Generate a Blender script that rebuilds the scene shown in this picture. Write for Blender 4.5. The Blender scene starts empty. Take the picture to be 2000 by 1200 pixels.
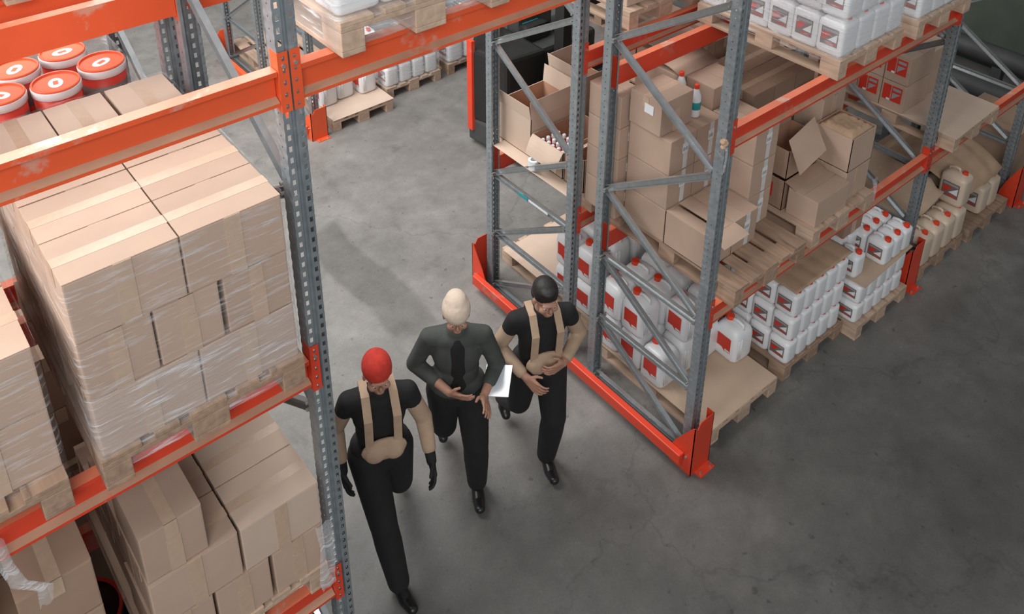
import bpy, bmesh, math, random
from mathutils import Vector, Matrix
random.seed(7)
sc = bpy.context.scene
col = sc.collection
PI = math.pi
# ------------------------------------------------------------ camera
cam_d = bpy.data.cameras.new('camera'); cam = bpy.data.objects.new('camera', cam_d); col.objects.link(cam)
YAW, PIT, ROL = .6948329, .4241021, .0070479
fwd = Vector((math.sin(YAW)*math.cos(PIT), math.cos(YAW)*math.cos(PIT), -math.sin(PIT)))
rt = Vector((math.cos(YAW), -math.sin(YAW), 0)); up = rt.cross(fwd)
r2 = math.cos(ROL)*rt + math.sin(ROL)*up; u2 = -math.sin(ROL)*rt + math.cos(ROL)*up
m = Matrix((r2, u2, -fwd)).transposed().to_4x4(); m.translation = Vector((0, 0, 5.8))
cam.matrix_world = m
cam_d.sensor_width = 36; cam_d.lens = 1808.4/2000*36; cam_d.shift_y = -610.9/2000
cam_d.clip_end = 100
sc.camera = cam
# ------------------------------------------------------------ world, light, exposure
w = bpy.data.worlds.new('world'); sc.world = w; w.use_nodes = True
w.node_tree.nodes['Background'].inputs[0].default_value = (.90, .95, 1, 1)
w.node_tree.nodes['Background'].inputs[1].default_value = .34
def area(name, loc, rot, sx, sy, power, color=(1, .99, .98)):
    l = bpy.data.lights.new(name, 'AREA'); l.shape = 'RECTANGLE'; l.size = sx; l.size_y = sy
    l.energy = power; l.color = color
    o = bpy.data.objects.new(name, l); o.location = loc; o.rotation_euler = rot; col.objects.link(o)
    return o
area('skylight_aisle', (0.5, 8.5, 9.0), (0, 0, 0), 8, 5, 1400)
area('skylight_left', (-6.5, 4.5, 8.6), (0, math.radians(-50), 0), 5, 7, 1300)
area('front_left_fill', (-3.0, -4.0, 8.5), (math.radians(56), 0, math.radians(-32)), 5, 3.5, 520)  # added fill from front left for shelf fronts; no such opening is known
sc.view_settings.view_transform = 'Standard'; sc.view_settings.look = 'None'
sc.view_settings.exposure = 0.0; sc.view_settings.gamma = 1; sc.view_settings.use_curve_mapping = False

# ------------------------------------------------------------ helpers
def tag(o, label=None, cat=None, group=None, kind=None):
    if label: o['label'] = label
    if cat: o['category'] = cat
    if group: o['group'] = group
    if kind: o['kind'] = kind
    return o
def empty(name, loc=(0, 0, 0), rz=0, label=None, cat=None, group=None):
    o = bpy.data.objects.new(name, None); o.location = loc; o.rotation_euler = (0, 0, rz)
    o.empty_display_size = .1; col.objects.link(o)
    return tag(o, label, cat, group)
class MB:
    def __init__(s): s.v = []; s.f = []; s.m = []
    def add(s, vs, fs, mi=0):
        b = len(s.v); s.v += [tuple(p) for p in vs]; s.f += [[b+i for i in f] for f in fs]; s.m += [mi]*len(fs)
    def box(s, x0, x1, y0, y1, z0, z1, mi=0, M=None):
        vs = [Vector(p) for p in ((x0,y0,z0),(x1,y0,z0),(x1,y1,z0),(x0,y1,z0),(x0,y0,z1),(x1,y0,z1),(x1,y1,z1),(x0,y1,z1))]
        if M is not None: vs = [M @ p for p in vs]
        s.add(vs, [(0,3,2,1),(4,5,6,7),(0,1,5,4),(1,2,6,5),(2,3,7,6),(3,0,4,7)], mi)
    def quadbar(s, a, b, w, h, mi=0, side=Vector((1, 0, 0))):
        a = Vector(a); b = Vector(b); d = (b-a).normalized(); side = (side-d*side.dot(d)).normalized(); n = d.cross(side)
        vs = []
        for p in (a, b):
            for i, j in ((-1,-1),(1,-1),(1,1),(-1,1)): vs.append(p+side*w/2*i+n*h/2*j)
        s.add(vs, [(3,2,1,0),(4,5,6,7),(0,1,5,4),(1,2,6,5),(2,3,7,6),(3,0,4,7)], mi)
    def tube(s, pts, r, n=10, mi=0, caps=True):
        pts = [Vector(p) for p in pts]; rs = r if isinstance(r, (list, tuple)) else [r]*len(pts)
        d0 = (pts[1]-pts[0]).normalized(); a = Vector((0, 0, 1)) if abs(d0.z) < .9 else Vector((1, 0, 0))
        u = d0.cross(a).normalized(); rings = []
        for i, p in enumerate(pts):
            d = (pts[min(i+1, len(pts)-1)]-pts[max(i-1, 0)]).normalized()
            u = (u-d*u.dot(d)).normalized(); v = d.cross(u)
            rings.append([p+(u*math.cos(2*PI*k/n)+v*math.sin(2*PI*k/n))*rs[i] for k in range(n)])
        vs = [q for g in rings for q in g]; fs = []
        for i in range(len(pts)-1):
            for k in range(n): fs.append((i*n+k, i*n+(k+1) % n, (i+1)*n+(k+1) % n, (i+1)*n+k))
        if caps: fs += [tuple(range(n))[::-1], tuple((len(pts)-1)*n+k for k in range(n))]
        s.add(vs, fs, mi)
    def lathe(s, prof, n=24, c=(0, 0, 0), mi=0, caps=True):
        vs = []; fs = []
        for r, z in prof: vs += [(c[0]+r*math.cos(2*PI*k/n), c[1]+r*math.sin(2*PI*k/n), c[2]+z) for k in range(n)]
        for i in range(len(prof)-1):
            for k in range(n): fs.append((i*n+k, i*n+(k+1) % n, (i+1)*n+(k+1) % n, (i+1)*n+k))
        if caps: fs += [tuple(range(n))[::-1], tuple((len(prof)-1)*n+k for k in range(n))]
        s.add(vs, fs, mi)
    def prism(s, poly, axis, a, b, mi=0):
        n = len(poly); vs = []
        for t in (a, b):
            for p, q in poly:
                vs.append({'x': (t, p, q), 'y': (p, t, q), 'z': (p, q, t)}[axis])
        fs = [tuple(range(n))[::-1], tuple(n+k for k in range(n))] + [(k, (k+1) % n, n+(k+1) % n, n+k) for k in range(n)]
        s.add(vs, fs, mi)
    def mesh(s, name, mats, smooth=False, bevel=0, solid=0, fix=True):
        me = bpy.data.meshes.new(name); bm = bmesh.new()
        V = [bm.verts.new(p) for p in s.v]
        for f, mi in zip(s.f, s.m):
            try: F = bm.faces.new([V[i] for i in f]); F.material_index = mi; F.smooth = smooth
            except ValueError: pass
        if solid:
            bmesh.ops.remove_doubles(bm, verts=bm.verts, dist=1e-5)
            bmesh.ops.solidify(bm, geom=bm.faces, thickness=solid)
        if fix: bmesh.ops.recalc_face_normals(bm, faces=bm.faces)
        if bevel:
            bmesh.ops.bevel(bm, geom=[e for e in bm.edges if len(e.link_faces) == 2 and e.calc_face_angle(0) > .6], offset=bevel, segments=2, affect='EDGES', profile=.6)
        bm.to_mesh(me); bm.free()
        for mt in (mats if isinstance(mats, (list, tuple)) else [mats]): me.materials.append(mt)
        return me
    def build(s, name, mats, parent=None, **k):
        o = bpy.data.objects.new(name, s.mesh(name, mats, **k)); col.objects.link(o); o.parent = parent
        return o
def inst(name, me, parent=None, loc=(0, 0, 0), rz=0):
    o = bpy.data.objects.new(name, me); o.location = loc; o.rotation_euler = (0, 0, rz); o.parent = parent; col.objects.link(o)
    return o
def copy_tree(o, parent=None):
    c = o.copy(); col.objects.link(c); c.parent = parent
    for ch in [q for q in KIDS.get(o.name, [])]: copy_tree(ch, c)
    return c
KIDS = {}
def register(root):
    bpy.context.view_layer.update()
    def rec(o):
        KIDS[o.name] = list(o.children)
        for c in o.children: rec(c)
    rec(root)
def place(proto, loc, rz, label, cat, group=None):
    if not proto.get('used'):
        c = proto; c['used'] = 1
    else:
        c = copy_tree(proto)
    c.location = loc; c.rotation_euler = (0, 0, rz)
    return tag(c, label, cat, group)
ORD = ['first', 'second', 'third', 'fourth', 'fifth', 'sixth', 'seventh', 'eighth']

# ------------------------------------------------------------ materials
def mat(name, color, rough=.6, metal=0, noise=0, nscale=8, bump=0, spec=.5, objvar=0, stretch=(1, 1, 1), wear=None, wear_amt=.5, wscale=6, trans=0, sub=0, coat=0):
    m = bpy.data.materials.new(name); m.use_nodes = True; N = m.node_tree.nodes; L = m.node_tree.links
    b = N['Principled BSDF']; b.inputs['Roughness'].default_value = rough; b.inputs['Metallic'].default_value = metal
    b.inputs['Specular IOR Level'].default_value = spec; b.inputs['Coat Weight'].default_value = coat
    if sub: b.inputs['Subsurface Weight'].default_value = sub; b.inputs['Subsurface Radius'].default_value = (.02, .02, .02)
    c4 = (*color, 1)
    tc = N.new('ShaderNodeTexCoord'); mp = N.new('ShaderNodeMapping'); mp.inputs['Scale'].default_value = stretch
    L.new(tc.outputs['Object'], mp.inputs[0]); out = None
    if noise or wear or bump:
        nz = N.new('ShaderNodeTexNoise'); nz.inputs['Scale'].default_value = nscale; nz.inputs['Detail'].default_value = 6
        L.new(mp.outputs[0], nz.inputs['Vector'])
    hsv = N.new('ShaderNodeHueSaturation'); hsv.inputs['Color'].default_value = c4; val = None
    if noise:
        mr = N.new('ShaderNodeMapRange'); mr.inputs['From Min'].default_value = .3; mr.inputs['From Max'].default_value = .7
        mr.inputs['To Min'].default_value = 1-noise; mr.inputs['To Max'].default_value = 1+noise
        L.new(nz.outputs['Fac'], mr.inputs[0]); val = mr.outputs[0]
    if objvar:
        oi = N.new('ShaderNodeObjectInfo'); mr2 = N.new('ShaderNodeMapRange')
        mr2.inputs['To Min'].default_value = 1-objvar; mr2.inputs['To Max'].default_value = 1+objvar
        L.new(oi.outputs['Random'], mr2.inputs[0])
        if val:
            mu = N.new('ShaderNodeMath'); mu.operation = 'MULTIPLY'; L.new(val, mu.inputs[0]); L.new(mr2.outputs[0], mu.inputs[1]); val = mu.outputs[0]
        else: val = mr2.outputs[0]
    if val: L.new(val, hsv.inputs['Value'])
    out = hsv.outputs[0]
    if wear:
        wn = N.new('ShaderNodeTexNoise'); wn.inputs['Scale'].default_value = wscale; wn.inputs['Detail'].default_value = 9; wn.inputs['Roughness'].default_value = .65
        L.new(mp.outputs[0], wn.inputs['Vector'])
        rp = N.new('ShaderNodeMapRange'); rp.inputs['From Min'].default_value = .60; rp.inputs['From Max'].default_value = .66; rp.inputs['To Max'].default_value = wear_amt
        L.new(wn.outputs['Fac'], rp.inputs[0]); mx = N.new('ShaderNodeMixRGB'); L.new(rp.outputs[0], mx.inputs[0]); L.new(out, mx.inputs[1]); mx.inputs[2].default_value = (*wear, 1)
        out = mx.outputs[0]
    L.new(out, b.inputs['Base Color'])
    if bump:
        bp = N.new('ShaderNodeBump'); bp.inputs['Strength'].default_value = bump; bp.inputs['Distance'].default_value = .01
        L.new(nz.outputs['Fac'], bp.inputs['Height']); L.new(bp.outputs[0], b.inputs['Normal'])
    return m
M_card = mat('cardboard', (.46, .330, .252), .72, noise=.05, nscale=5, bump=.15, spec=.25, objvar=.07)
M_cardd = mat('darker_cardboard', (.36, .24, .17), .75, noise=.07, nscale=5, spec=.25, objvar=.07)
M_cardp = mat('pale_cardboard', (.56, .43, .34), .75, noise=.04, nscale=5, spec=.25, objvar=.05)
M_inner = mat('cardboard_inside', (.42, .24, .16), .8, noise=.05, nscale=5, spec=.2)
M_sheet = mat('cardboard_sheet', (.50, .37, .27), .7, noise=.08, nscale=3, spec=.3, wear=(.62, .52, .42), wear_amt=.35, wscale=4)
M_kraft = mat('kraft_paper', (.47, .32, .21), .7, noise=.1, nscale=9, bump=.35, spec=.3)
M_tape = mat('packing_tape', (.50, .36, .26), .34, noise=.06, nscale=30, spec=.35)
M_stape = mat('silver_tape', (.62, .62, .62), .3, noise=.08, nscale=30)
M_sticker = mat('paper_sticker', (.74, .75, .76), .5)
M_ink = mat('printed_ink', (.25, .24, .24), .6)
M_wood = mat('pallet_wood', (.49, .35, .255), .8, noise=.16, nscale=7, bump=.2, objvar=.12, stretch=(4, .6, 4), wear=(.30, .20, .13), wear_amt=.5, wscale=3)
M_woodd = mat('weathered_pallet_wood', (.34, .225, .155), .85, noise=.22, nscale=7, bump=.3, objvar=.14, stretch=(4, .6, 4), wear=(.12, .08, .06), wear_amt=.7, wscale=3)
M_orange = mat('orange_paint', (.78, .105, .03), .42, noise=.06, nscale=4, objvar=.04, wear=(.52, .42, .33), wear_amt=.55, wscale=3.2)
M_red = mat('red_orange_paint', (.66, .055, .022), .4, noise=.06, nscale=4, objvar=.03, wear=(.40, .25, .2), wear_amt=.5, wscale=3)
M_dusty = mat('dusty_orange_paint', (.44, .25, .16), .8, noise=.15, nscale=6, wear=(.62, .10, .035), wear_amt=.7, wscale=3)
M_sheen = mat('scuffed_orange_painted_sheen', (.80, .22, .12), .30, noise=.08, nscale=5, wear=(.62, .50, .42), wear_amt=.6, wscale=3)  # paler base paints the overhead sheen onto beam tops, with dusty scuffs
M_steel = mat('galvanised_steel', (.31, .345, .365), .42, metal=.55, noise=.14, nscale=18, bump=.05, wear=(.55, .56, .57), wear_amt=.35, wscale=14)
M_brace = mat('zinc_brace', (.42, .44, .45), .3, metal=.75, noise=.1, nscale=20)
M_bolt = mat('zinc_bolt', (.5, .5, .48), .35, metal=.8)
M_white = mat('white_plastic', (.78, .79, .80), .32, noise=.02, nscale=4, spec=.5)
M_cream = mat('cream_plastic', (.66, .53, .41), .35, noise=.03, nscale=4)
M_cap = mat('red_cap', (.72, .055, .02), .35)
M_redl = mat('red_label', (.58, .04, .022), .45, noise=.03)
M_darkl = mat('dark_label', (.17, .13, .12), .5)
M_greyl = mat('grey_label', (.30, .31, .32), .5)
M_teal = mat('teal_label', (.02, .28, .30), .45)
M_tealp = mat('teal_panel', (.02, .25, .27), .4)
M_black = mat('black_paint', (.016, .016, .015), .38, noise=.15, nscale=5, bump=.05)
M_rubber = mat('black_rubber', (.02, .02, .02), .75, noise=.2, nscale=12, bump=.2)
M_dkgrey = mat('dark_grey_plastic', (.05, .053, .05), .42, noise=.1, nscale=10)
M_orl = mat('orange_lid', (.80, .13, .05), .38, spec=.5)
M_docs = mat('clear_sleeve', (.62, .66, .70), .12, spec=.7)
M_skin = mat('skin', (.42, .22, .15), .55, sub=.08)
M_darkcloth = mat('black_cloth', (.012, .011, .011), .85, noise=.2, nscale=12, bump=.2)
M_beige = mat('beige_cloth', (.46, .32, .22), .85, noise=.08, nscale=14, bump=.2)
M_jacket = mat('grey_green_cloth', (.060, .066, .060), .85, noise=.15, nscale=12, bump=.25)
M_redcloth = mat('red_knit', (.55, .04, .025), .9, noise=.15, nscale=30, bump=.3)
M_creamknit = mat('cream_knit', (.68, .55, .44), .9, noise=.06, nscale=40, bump=.4)
M_hair = mat('dark_hair', (.012, .01, .009), .6, noise=.2, nscale=40, bump=.4)
M_shoe = mat('black_leather', (.012, .012, .012), .35)
M_eye = mat('eye_white', (.7, .68, .65), .3)
M_wallg = mat('dark_green_wall', (.060, .072, .055), .8, noise=.15, nscale=3)
M_dark = mat('dark_steel', (.05, .052, .05), .6, noise=.2, nscale=4)

def film_mat(name, base=.16, streak=.55, sx=(3, 3, 26), tint=(.92, .93, .95)):
    m = bpy.data.materials.new(name); m.use_nodes = True; N = m.node_tree.nodes; L = m.node_tree.links
    N.remove(N['Principled BSDF']); out = N['Material Output']
    tc = N.new('ShaderNodeTexCoord'); mp = N.new('ShaderNodeMapping'); mp.inputs['Scale'].default_value = sx
    mp.inputs['Rotation'].default_value = (.12, .1, 0)
    L.new(tc.outputs['Object'], mp.inputs[0]); nz = N.new('ShaderNodeTexNoise'); nz.inputs['Scale'].default_value = 2.0
    nz.inputs['Detail'].default_value = 5; nz.inputs['Roughness'].default_value = .6; L.new(mp.outputs[0], nz.inputs['Vector'])
    mr = N.new('ShaderNodeMapRange'); mr.inputs['From Min'].default_value = .52; mr.inputs['From Max'].default_value = .72
    mr.inputs['To Min'].default_value = base; mr.inputs['To Max'].default_value = streak; L.new(nz.outputs['Fac'], mr.inputs[0])
    tr = N.new('ShaderNodeBsdfTransparent'); df = N.new('ShaderNodeBsdfPrincipled')
    df.inputs['Base Color'].default_value = (*tint, 1); df.inputs['Roughness'].default_value = .22
    bp = N.new('ShaderNodeBump'); bp.inputs['Strength'].default_value = .6; bp.inputs['Distance'].default_value = .02
    L.new(nz.outputs['Fac'], bp.inputs['Height']); L.new(bp.outputs[0], df.inputs['Normal'])
    mx = N.new('ShaderNodeMixShader'); L.new(mr.outputs[0], mx.inputs[0]); L.new(tr.outputs[0], mx.inputs[1]); L.new(df.outputs[0], mx.inputs[2])
    L.new(mx.outputs[0], out.inputs[0])
    return m
M_film = film_mat('stretch_film', .04, .42)
M_filmc = film_mat('dense_stretch_film', .16, .75)

def floor_mat():
    m = bpy.data.materials.new('worn_concrete'); m.use_nodes = True; N = m.node_tree.nodes; L = m.node_tree.links
    b = N['Principled BSDF']; tc = N.new('ShaderNodeTexCoord')
    def noise(scale, detail, rough=.6, dist=0):
        n = N.new('ShaderNodeTexNoise'); n.inputs['Scale'].default_value = scale; n.inputs['Detail'].default_value = detail
        n.inputs['Roughness'].default_value = rough; n.inputs['Distortion'].default_value = dist; L.new(tc.outputs['Object'], n.inputs['Vector']); return n
    def ramp(src, a, b_, lo, hi):
        r = N.new('ShaderNodeMapRange'); r.inputs['From Min'].default_value = a; r.inputs['From Max'].default_value = b_
        r.inputs['To Min'].default_value = lo; r.inputs['To Max'].default_value = hi; L.new(src, r.inputs[0]); return r.outputs[0]
    def mul(a, b_):
        x = N.new('ShaderNodeMath'); x.operation = 'MULTIPLY'; L.new(a, x.inputs[0]); L.new(b_, x.inputs[1]); return x.outputs[0]
    big = noise(.9, 5); mid = noise(5, 8, .65); fine = noise(60, 6, .7); spots = noise(14, 4, .5); st = noise(1.7, 7, .7, .6)
    v = mul(ramp(big.outputs['Fac'], .3, .7, .80, 1.18), ramp(mid.outputs['Fac'], .3, .7, .88, 1.12))
    v = mul(v, ramp(fine.outputs['Fac'], .25, .75, .85, 1.15))
    v = mul(v, ramp(spots.outputs['Fac'], .66, .72, 1, .62))
    lt = noise(22, 5, .6, .4); v = mul(v, ramp(lt.outputs['Fac'], .68, .73, 1, 1.35))
    pp = noise(2.3, 10, .75, .3); v = mul(v, ramp(pp.outputs['Fac'], .35, .65, .84, 1.14))
    v = mul(v, ramp(st.outputs['Fac'], .60, .68, 1, .78))
    # tyre lane: a darker worn band along Y through the passage
    sx = N.new('ShaderNodeSeparateXYZ'); nd = noise(1.2, 5, .6); ad = N.new('ShaderNodeVectorMath'); ad.operation = 'ADD'
    sc_ = N.new('ShaderNodeVectorMath'); sc_.operation = 'SCALE'; sc_.inputs['Scale'].default_value = .35
    L.new(nd.outputs['Color'], sc_.inputs[0]); L.new(tc.outputs['Object'], ad.inputs[0]); L.new(sc_.outputs[0], ad.inputs[1]); L.new(ad.outputs[0], sx.inputs[0])
    d = N.new('ShaderNodeMath'); d.operation = 'SUBTRACT'; L.new(sx.outputs['X'], d.inputs[0]); d.inputs[1].default_value = 3.38
    ab = N.new('ShaderNodeMath'); ab.operation = 'ABSOLUTE'; L.new(d.outputs[0], ab.inputs[0])
    bandx = ramp(ab.outputs[0], .17, .22, 1, 0)
    yw = N.new('ShaderNodeMath'); yw.operation = 'SUBTRACT'; L.new(sx.outputs['Y'], yw.inputs[0]); yw.inputs[1].default_value = 6.1
    ya = N.new('ShaderNodeMath'); ya.operation = 'ABSOLUTE'; L.new(yw.outputs[0], ya.inputs[0])
    bandy = ramp(ya.outputs[0], .80, .95, 1, 0)
    v = mul(v, ramp(mul(bandx, bandy), 0, 1, 1, .70))
    # oily traffic grime on the front aisle, deepened to paint in dimmer light
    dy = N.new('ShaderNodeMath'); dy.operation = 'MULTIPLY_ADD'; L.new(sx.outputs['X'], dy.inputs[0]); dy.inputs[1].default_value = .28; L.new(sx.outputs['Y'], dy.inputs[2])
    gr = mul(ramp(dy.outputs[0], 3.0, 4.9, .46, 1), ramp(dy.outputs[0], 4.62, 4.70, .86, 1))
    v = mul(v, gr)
    # cracks
    vo = N.new('ShaderNodeTexVoronoi'); vo.feature = 'DISTANCE_TO_EDGE'; vo.inputs['Scale'].default_value = .23
    wv = noise(2.5, 6, .6); s2 = N.new('ShaderNodeVectorMath'); s2.operation = 'SCALE'; s2.inputs['Scale'].default_value = .6
    a2 = N.new('ShaderNodeVectorMath'); a2.operation = 'ADD'; L.new(wv.outputs['Color'], s2.inputs[0]); L.new(tc.outputs['Object'], a2.inputs[0]); L.new(s2.outputs[0], a2.inputs[1]); L.new(a2.outputs[0], vo.inputs['Vector'])
    v = mul(v, ramp(vo.outputs['Distance'], 0, .004, .80, 1))
    hs = N.new('ShaderNodeHueSaturation'); hs.inputs['Color'].default_value = (.185, .176, .163, 1); L.new(v, hs.inputs['Value'])
    L.new(hs.outputs[0], b.inputs['Base Color'])
    L.new(ramp(mid.outputs['Fac'], .3, .7, .42, .62), b.inputs['Roughness'])
    bp = N.new('ShaderNodeBump'); bp.inputs['Strength'].default_value = .12; bp.inputs['Distance'].default_value = .01
    L.new(fine.outputs['Fac'], bp.inputs['Height']); L.new(bp.outputs[0], b.inputs['Normal'])
    return m
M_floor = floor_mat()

# ------------------------------------------------------------ the setting
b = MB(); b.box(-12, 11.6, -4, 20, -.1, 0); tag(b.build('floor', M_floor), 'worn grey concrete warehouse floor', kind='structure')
b = MB(); b.box(11.6, 11.75, -4, 20, -.1, 5.2); tag(b.build('wall_right', M_wallg), 'dark green warehouse wall', kind='structure')
b = MB(); b.box(-12, 11.75, 20, 20.15, -.1, 5.2); tag(b.build('wall_back', M_wallg), 'dark green wall at the far end', kind='structure')
for k, (x, z, r, lb) in enumerate(((11.12, .42, .13, 'upper dark steel crash rail running along the dark wall'), (10.6, .2, .13, 'lower dark steel crash rail running on the floor before the wall'))):
    b = MB(); b.tube([(x, 1, z), (x, 9, z)], r, 14); rl = empty('crash_rail', (0, 0, 0), 0, lb, 'rail')
    b.build('rail', M_dark, rl, smooth=True)
    b = MB()
    for y in (1.5, 3.9, 6.3, 8.7):
        b = MB(); b.box(x-.06, x+.06, y-.06, y+.06, 0, z); b.build('rail_support', M_dark, rl)

# ------------------------------------------------------------ rack parts
def perf_strip(mb, org, u, cells_u, hole_u, z0, rows, pitch, hz, mi=0):
    """vertical strip of sheet from org along u, with holes in columns hole_u (index pairs) on each row"""
    for r in range(rows):
        za = z0+r*pitch; zs = [za, za+hz[0], za+hz[1], za+pitch]
        for i in range(len(cells_u)-1):
            for j in range(3):
                if i in hole_u and j == 1: continue
                p = [org+u*cells_u[i], org+u*cells_u[i+1]]
                mb.add([(p[0].x, p[0].y, zs[j]), (p[1].x, p[1].y, zs[j]), (p[1].x, p[1].y, zs[j+1]), (p[0].x, p[0].y, zs[j+1])], [(0, 1, 2, 3)], mi)
def post_mesh(h=6.3, big=False):
    mb = MB(); rows = int(h/.05); X = Vector((1, 0, 0)); Y = Vector((0, 1, 0)); W = .0425; D = .07
    z3 = (.012, .036)
    perf_strip(mb, Vector((-W, 0, 0)), X, [0, .009, .023, .031], [1], 0, rows, .05, z3)
    perf_strip(mb, Vector((W, 0, 0)), -X, [0, .009, .023, .031], [1], 0, rows, .05, z3)
    for s in (-1, 1):
        perf_strip(mb, Vector((s*W, 0, 0)), Y, [0, .030, .038, .07], [1], 0, rows, .05, (.02, .029))
        perf_strip(mb, Vector((s*W, D, 0)), X*-s, [0, .015], [], 0, rows, .05, z3)
        a = Vector((s*(W-.031), 0, 0)); c = Vector((s*.007, .012, 0)); u = (c-a); l = u.length
        perf_strip(mb, a, u/l, [0, l], [], 0, rows, .05, z3)
    perf_strip(mb, Vector((-.007, .012, 0)), X, [0, .014], [], 0, rows, .05, z3)
    return mb.mesh('post', M_steel, solid=.0022)
POST = post_mesh()
FOOT = (lambda b: (b.box(-.07, .07, -.03, .10, 0, .008), b.mesh('foot_plate', M_steel))[1])(MB())
FD = 1.05   # frame depth
def channel(mb, a, b_, w=.045, d=.028):
    a = Vector(a); b_ = Vector(b_); dr = (b_-a).normalized(); X = Vector((1, 0, 0)); n = dr.cross(X).normalized()
    t = .003
    for off_x, off_n, ww, hh in ((0, 0, t, w), (d/2, w/2, d, t), (d/2, -w/2, d, t)):
        p = X*(-off_x)+n*off_n
        mb.quadbar(a+p, b_+p, ww, hh)
def frame(x, y, pattern, label, h=6.3):
    root = empty('rack_upright', (x, y, 0), 0, label, 'rack frame')
    f = inst('post', POST, root, (0, 0, 0)); g = inst('post', POST, root, (0, FD, 0), PI)
    inst('foot_plate', FOOT, root, (0, 0, 0)); inst('foot_plate', FOOT, root, (0, FD, 0), PI)
    for k, (ya, za, yb, zb) in enumerate(pattern):
        mb = MB(); channel(mb, (0, ya, za), (0, yb, zb)); br = mb.build('brace', M_brace, root)
        for yy, zz in ((ya, za), (yb, zb)):
            mb = MB(); mb.tube([(-.05, yy, zz), (.05, yy, zz)], .008, 8); mb.build('bolt', M_bolt, br)
    return root
a_, b_ = .085, FD-.085
P_front = [(a_, .05, b_, .05), (b_, .60, a_, .08), (b_, .62, a_, .62), (b_, 1.19, a_, .67), (b_, 1.22, a_, 1.22), (b_, 1.80, a_, 1.27), (b_, 1.82, a_, 2.41),
           (b_, 3.00, a_, 2.45), (b_, 3.02, a_, 3.58), (b_, 4.2, a_, 3.63), (b_, 4.22, a_, 4.8)]
P_back = [(a_, .05, b_, .05), (b_, .07, a_, .58), (a_, .63, b_, .63), (b_, .62, a_, 1.20), (a_, 1.23, b_, 1.23), (b_, 1.25, a_, 1.80), (b_, 2.46, a_, 1.90), (b_, 2.48, a_, 3.0), (b_, 3.6, a_, 3.05), (b_, 3.62, a_, 4.2)]
XA, XB, XC, XD, XE = -1.50, 1.272, 4.048, 6.945, 8.93
Y1, Y2 = 2.79, 4.075
for nm, x in (('left edge of the passage', XB), ('right edge of the passage', XC), ('right of the cardboard box stacks', XD), ('far right end of the rack', XE)):
    frame(x, Y1, P_front, 'grey perforated steel rack upright, front frame at the ' + nm if 'of the passage' in nm else 'grey perforated steel rack upright of the front row, ' + nm)
    frame(x, Y2, P_back, 'grey perforated steel rack upright of the rear row, ' + nm)
frame(XA, Y1, P_front, 'grey perforated steel rack upright outside the left bay'); frame(XA, Y2, P_back, 'grey perforated steel rack upright behind the left bay')
YF = 8.30
for nm, x in (('left of the far pallets', XC), ('right of the far white containers', XD)):
    frame(x, YF, P_front, 'distant grey rack upright across the aisle, ' + nm, 4.5)
    frame(x, YF+1.285, P_back, 'distant grey rack upright, rear of the far row, ' + nm, 4.5)

def beam(x0, x1, y, z, side, label, mt=None):
    """between post centres x0,x1; y = front face of the posts it hooks on; side -1: seen from -Y, +1: mirrored; z bottom"""
    mt = mt or M_orange; root = empty('rack_beam', ((x0+x1)/2, y, z), 0, label, 'rack beam')
    L = (x1-x0)/2-.0425
    H = .145
    prof = [(.0, 0), (.0, .014), (.030, .030), (.030, .112), (.0, .124), (.0, H), (.055, H), (.055, 0)]
    pr = [((q if side < 0 else -q), zz) for q, zz in prof]
    b = MB(); b.prism(pr if side < 0 else pr[::-1], 'x', -L+.006, L-.006)
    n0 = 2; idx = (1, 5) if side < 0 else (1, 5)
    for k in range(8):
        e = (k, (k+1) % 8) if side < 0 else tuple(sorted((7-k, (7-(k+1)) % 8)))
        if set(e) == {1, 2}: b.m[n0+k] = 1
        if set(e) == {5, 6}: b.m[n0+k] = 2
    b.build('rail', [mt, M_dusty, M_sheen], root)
    for s in (-1, 1):
        c = MB(); xp = s*L
        yy = (-.006, .055) if side < 0 else (-.055, .006)
        c.box(xp-.003 if s > 0 else xp-.003, xp+.003, yy[0], yy[1], -.03, .22)
        org = Vector((xp+.003*s, -.006 if side < 0 else .006, 0))
        perf_strip(c, org, Vector((s, 0, 0)), [0, .012, .022, .036], [1], -.03, 5, .05, (.014, .032))
        cn = c.build('connector', mt, root)
        d = MB(); by = -.014 if side < 0 else .014
        d.tube([(xp+s*.018, 0, .165), (xp+s*.018, by, .165)], .008, 10); d.build('bolt', M_bolt, cn)
    return root
LV = [1.225, 2.625, 4.02]
LN = ['lowest', 'middle', 'top']
BY = 'left bay', 'passage bay', 'right bay', 'far right bay'
XS = [XA, XB, XC, XD, XE]
for bi in range(4):
    lv = [2] if bi == 1 else ([0, 1, 2] if bi < 3 else [0])
    for li in lv:
        red = M_red if (bi >= 2 or li < 2) else M_orange
        for yy, sd, pos in ((Y1, -1, 'front'), (Y1+FD, 1, 'rear'), (Y2, -1, 'rear row front'), (Y2+FD, 1, 'rear row back')):
            if bi == 3 and pos == 'rear row back': continue
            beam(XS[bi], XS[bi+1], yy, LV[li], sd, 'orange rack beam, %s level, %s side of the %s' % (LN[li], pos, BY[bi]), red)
for li in (0, 1):
    for yy, sd, pos in ((YF, -1, 'front'), (YF+FD, 1, 'rear')):
        beam(XC, XD, yy, LV[li]+.6, sd, 'distant orange rack beam, %s level, %s side of the far row' % (LN[li], pos))

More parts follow.
